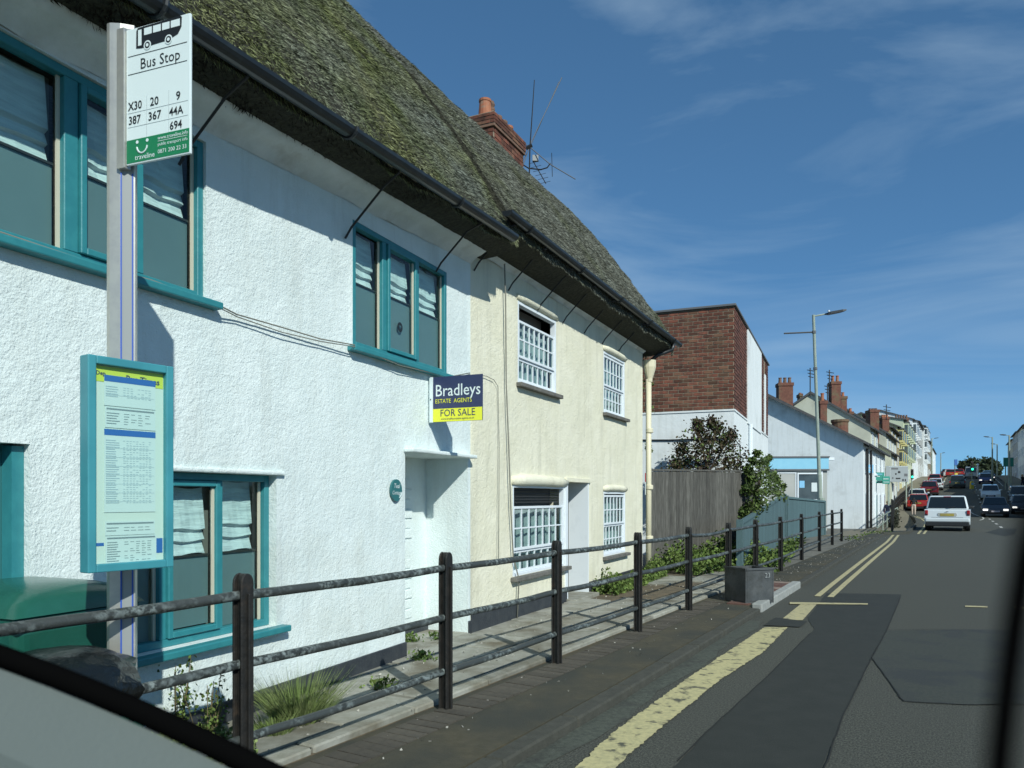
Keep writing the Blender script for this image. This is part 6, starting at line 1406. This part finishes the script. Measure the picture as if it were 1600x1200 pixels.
def walk(step=.18, lean=.05, arms=.12):
    v = {'pelvis': (0, 0, .92, .13), 'waist': (0, lean * .4, 1.06, .12), 'chest': (0, lean, 1.28, .15), 'neck': (0, lean * 1.3, 1.44, .06), 'head': (0, lean * 1.8, 1.56, .095), 'crown': (0, lean * 1.8, 1.63, .075),
         'hip_l': (-.09, 0, .86, .10), 'knee_l': (-.10, step * .6, .50, .075), 'ankle_l': (-.10, step * .5, .10, .048), 'toe_l': (-.10, step * .5 + .15, .04, .04),
         'hip_r': (.09, 0, .86, .10), 'knee_r': (.10, -step * .1, .49, .075), 'ankle_r': (.10, -step, .12, .048), 'toe_r': (.10, -step + .14, .05, .04),
         'sh_l': (-.19, lean, 1.36, .065), 'el_l': (-.25, lean - arms, 1.09, .05), 'hand_l': (-.25, lean - arms * .3, .85, .04), 'sh_r': (.19, lean, 1.36, .065), 'el_r': (.25, lean - arms * .2, 1.09, .05), 'hand_r': (.24, lean + arms, .86, .04)}
    e = [('pelvis', 'waist'), ('waist', 'chest'), ('chest', 'neck'), ('neck', 'head'), ('head', 'crown'), ('pelvis', 'hip_l'), ('hip_l', 'knee_l'), ('knee_l', 'ankle_l'), ('ankle_l', 'toe_l'), ('pelvis', 'hip_r'), ('hip_r', 'knee_r'), ('knee_r', 'ankle_r'), ('ankle_r', 'toe_r'),
         ('chest', 'sh_l'), ('sh_l', 'el_l'), ('el_l', 'hand_l'), ('chest', 'sh_r'), ('sh_r', 'el_r'), ('el_r', 'hand_r')]
    return {'v': v, 'e': e, 'hip': .93}
pd = 52.0; pb = at(1387, 825, pd); za = hl(.504 * pb.x + .864 * pb.y) + .07
pr, W = person('person walking away in a navy jacket and pale jeans carrying a white bag', (pb.x, pb.y, za), 1.62, walk(), (M['navy'], M['jeans'], M['shoe'], M['hair']), -.5)
bg = MB(); hx = Vector(W((.27, .1, .62))); bg.box(Frame(hx.x, hx.y, 1, 0), -.17, .17, -.06, .06, hx.z - .28, hx.z + .08); o = link('carrier_bag', bg.mesh('carrier_bag'), M['shoe'], None, .03); tag(o, 'white carrier bag in the right hand of the walking person', 'bag')
bend = walk(0, .0, 0); V_ = bend['v']; V_.update({'waist': (0, .08, 1.02, .13), 'chest': (0, .34, 1.18, .15), 'neck': (0, .48, 1.24, .06), 'head': (0, .58, 1.28, .095), 'crown': (0, .65, 1.30, .075), 'sh_l': (-.19, .36, 1.22, .065), 'el_l': (-.24, .46, .98, .05), 'hand_l': (-.2, .62, .95, .04), 'sh_r': (.19, .36, 1.22, .065), 'el_r': (.24, .48, .98, .05), 'hand_r': (.2, .64, .95, .04)})
p2b = at(1427.5, 806, 62); person('person in a black top and pale trousers bending over the boot of the red car', (p2b.x, p2b.y, 0.02), 1.7, bend, (M['black_cloth'], M['pale_cloth'], M['shoe'], M['black_cloth']), -.5)
x, y, _ = SF.pt(112, 6.6, 0); person('pedestrian in dark clothes on the shaded right pavement', (x, y, h(112) + .12), 1.7, walk(.15), (M['black_cloth'], M['navy'], M['trim'], M['hair']), .3)
x, y, _ = SF.pt(118, 3.0, 0)

# ================================================================ OWN CAR
own = thing('car_interior', 'grey door trim and black window seal of the camera car at lower left', 'car interior', (-.3, .35, 1.0))
e0 = Vector(((-60 - 800) / 1200 * .46, .46, gz(1003, .46))); e1 = Vector(((480 - 800) / 1200 * .40, .40, gz(1238, .40)))
pts = [e0.lerp(e1, k / 10) + Vector((0, 0, .0045 * math.sin(math.pi * k / 10))) for k in range(11)]
part('window_seal', MB().tube(pts, .0062, 12), M['seal'], own, smooth=True)
dm = MB(); V = []
for k in range(11):
    p = pts[k]; V += [p + Vector((0, -.004, -.006)), p + Vector((-.01, -.03, -.035)), p + Vector((-.02, -.05, -.12)), p + Vector((-.01, .0, -.30)), p + Vector((0, .02, -.30)), p + Vector((0, .01, -.02))]
dm.add(V, [(6 * k + i, 6 * k + (i + 1) % 6, 6 * k + 6 + (i + 1) % 6, 6 * k + 6 + i) for k in range(10) for i in range(6)] + [tuple(range(6)), tuple(60 + i for i in range(6))])
part('door_trim', dm, M['dash'], own, smooth=False)
cb = link('hanging_cord', MB().tube([(gx(px_c, .06), .06, gz(py_c, .06)) for px_c, py_c in ((1622, 780), (1604, 860), (1590, 950), (1577, 1050), (1563, 1180), (1556, 1300), (1550, 1500))], .00105, 10).mesh('hanging_cord'), M['seal'], None, smooth=True)
tag(cb, 'blurred black cord close to the lens at the right edge', 'cord')
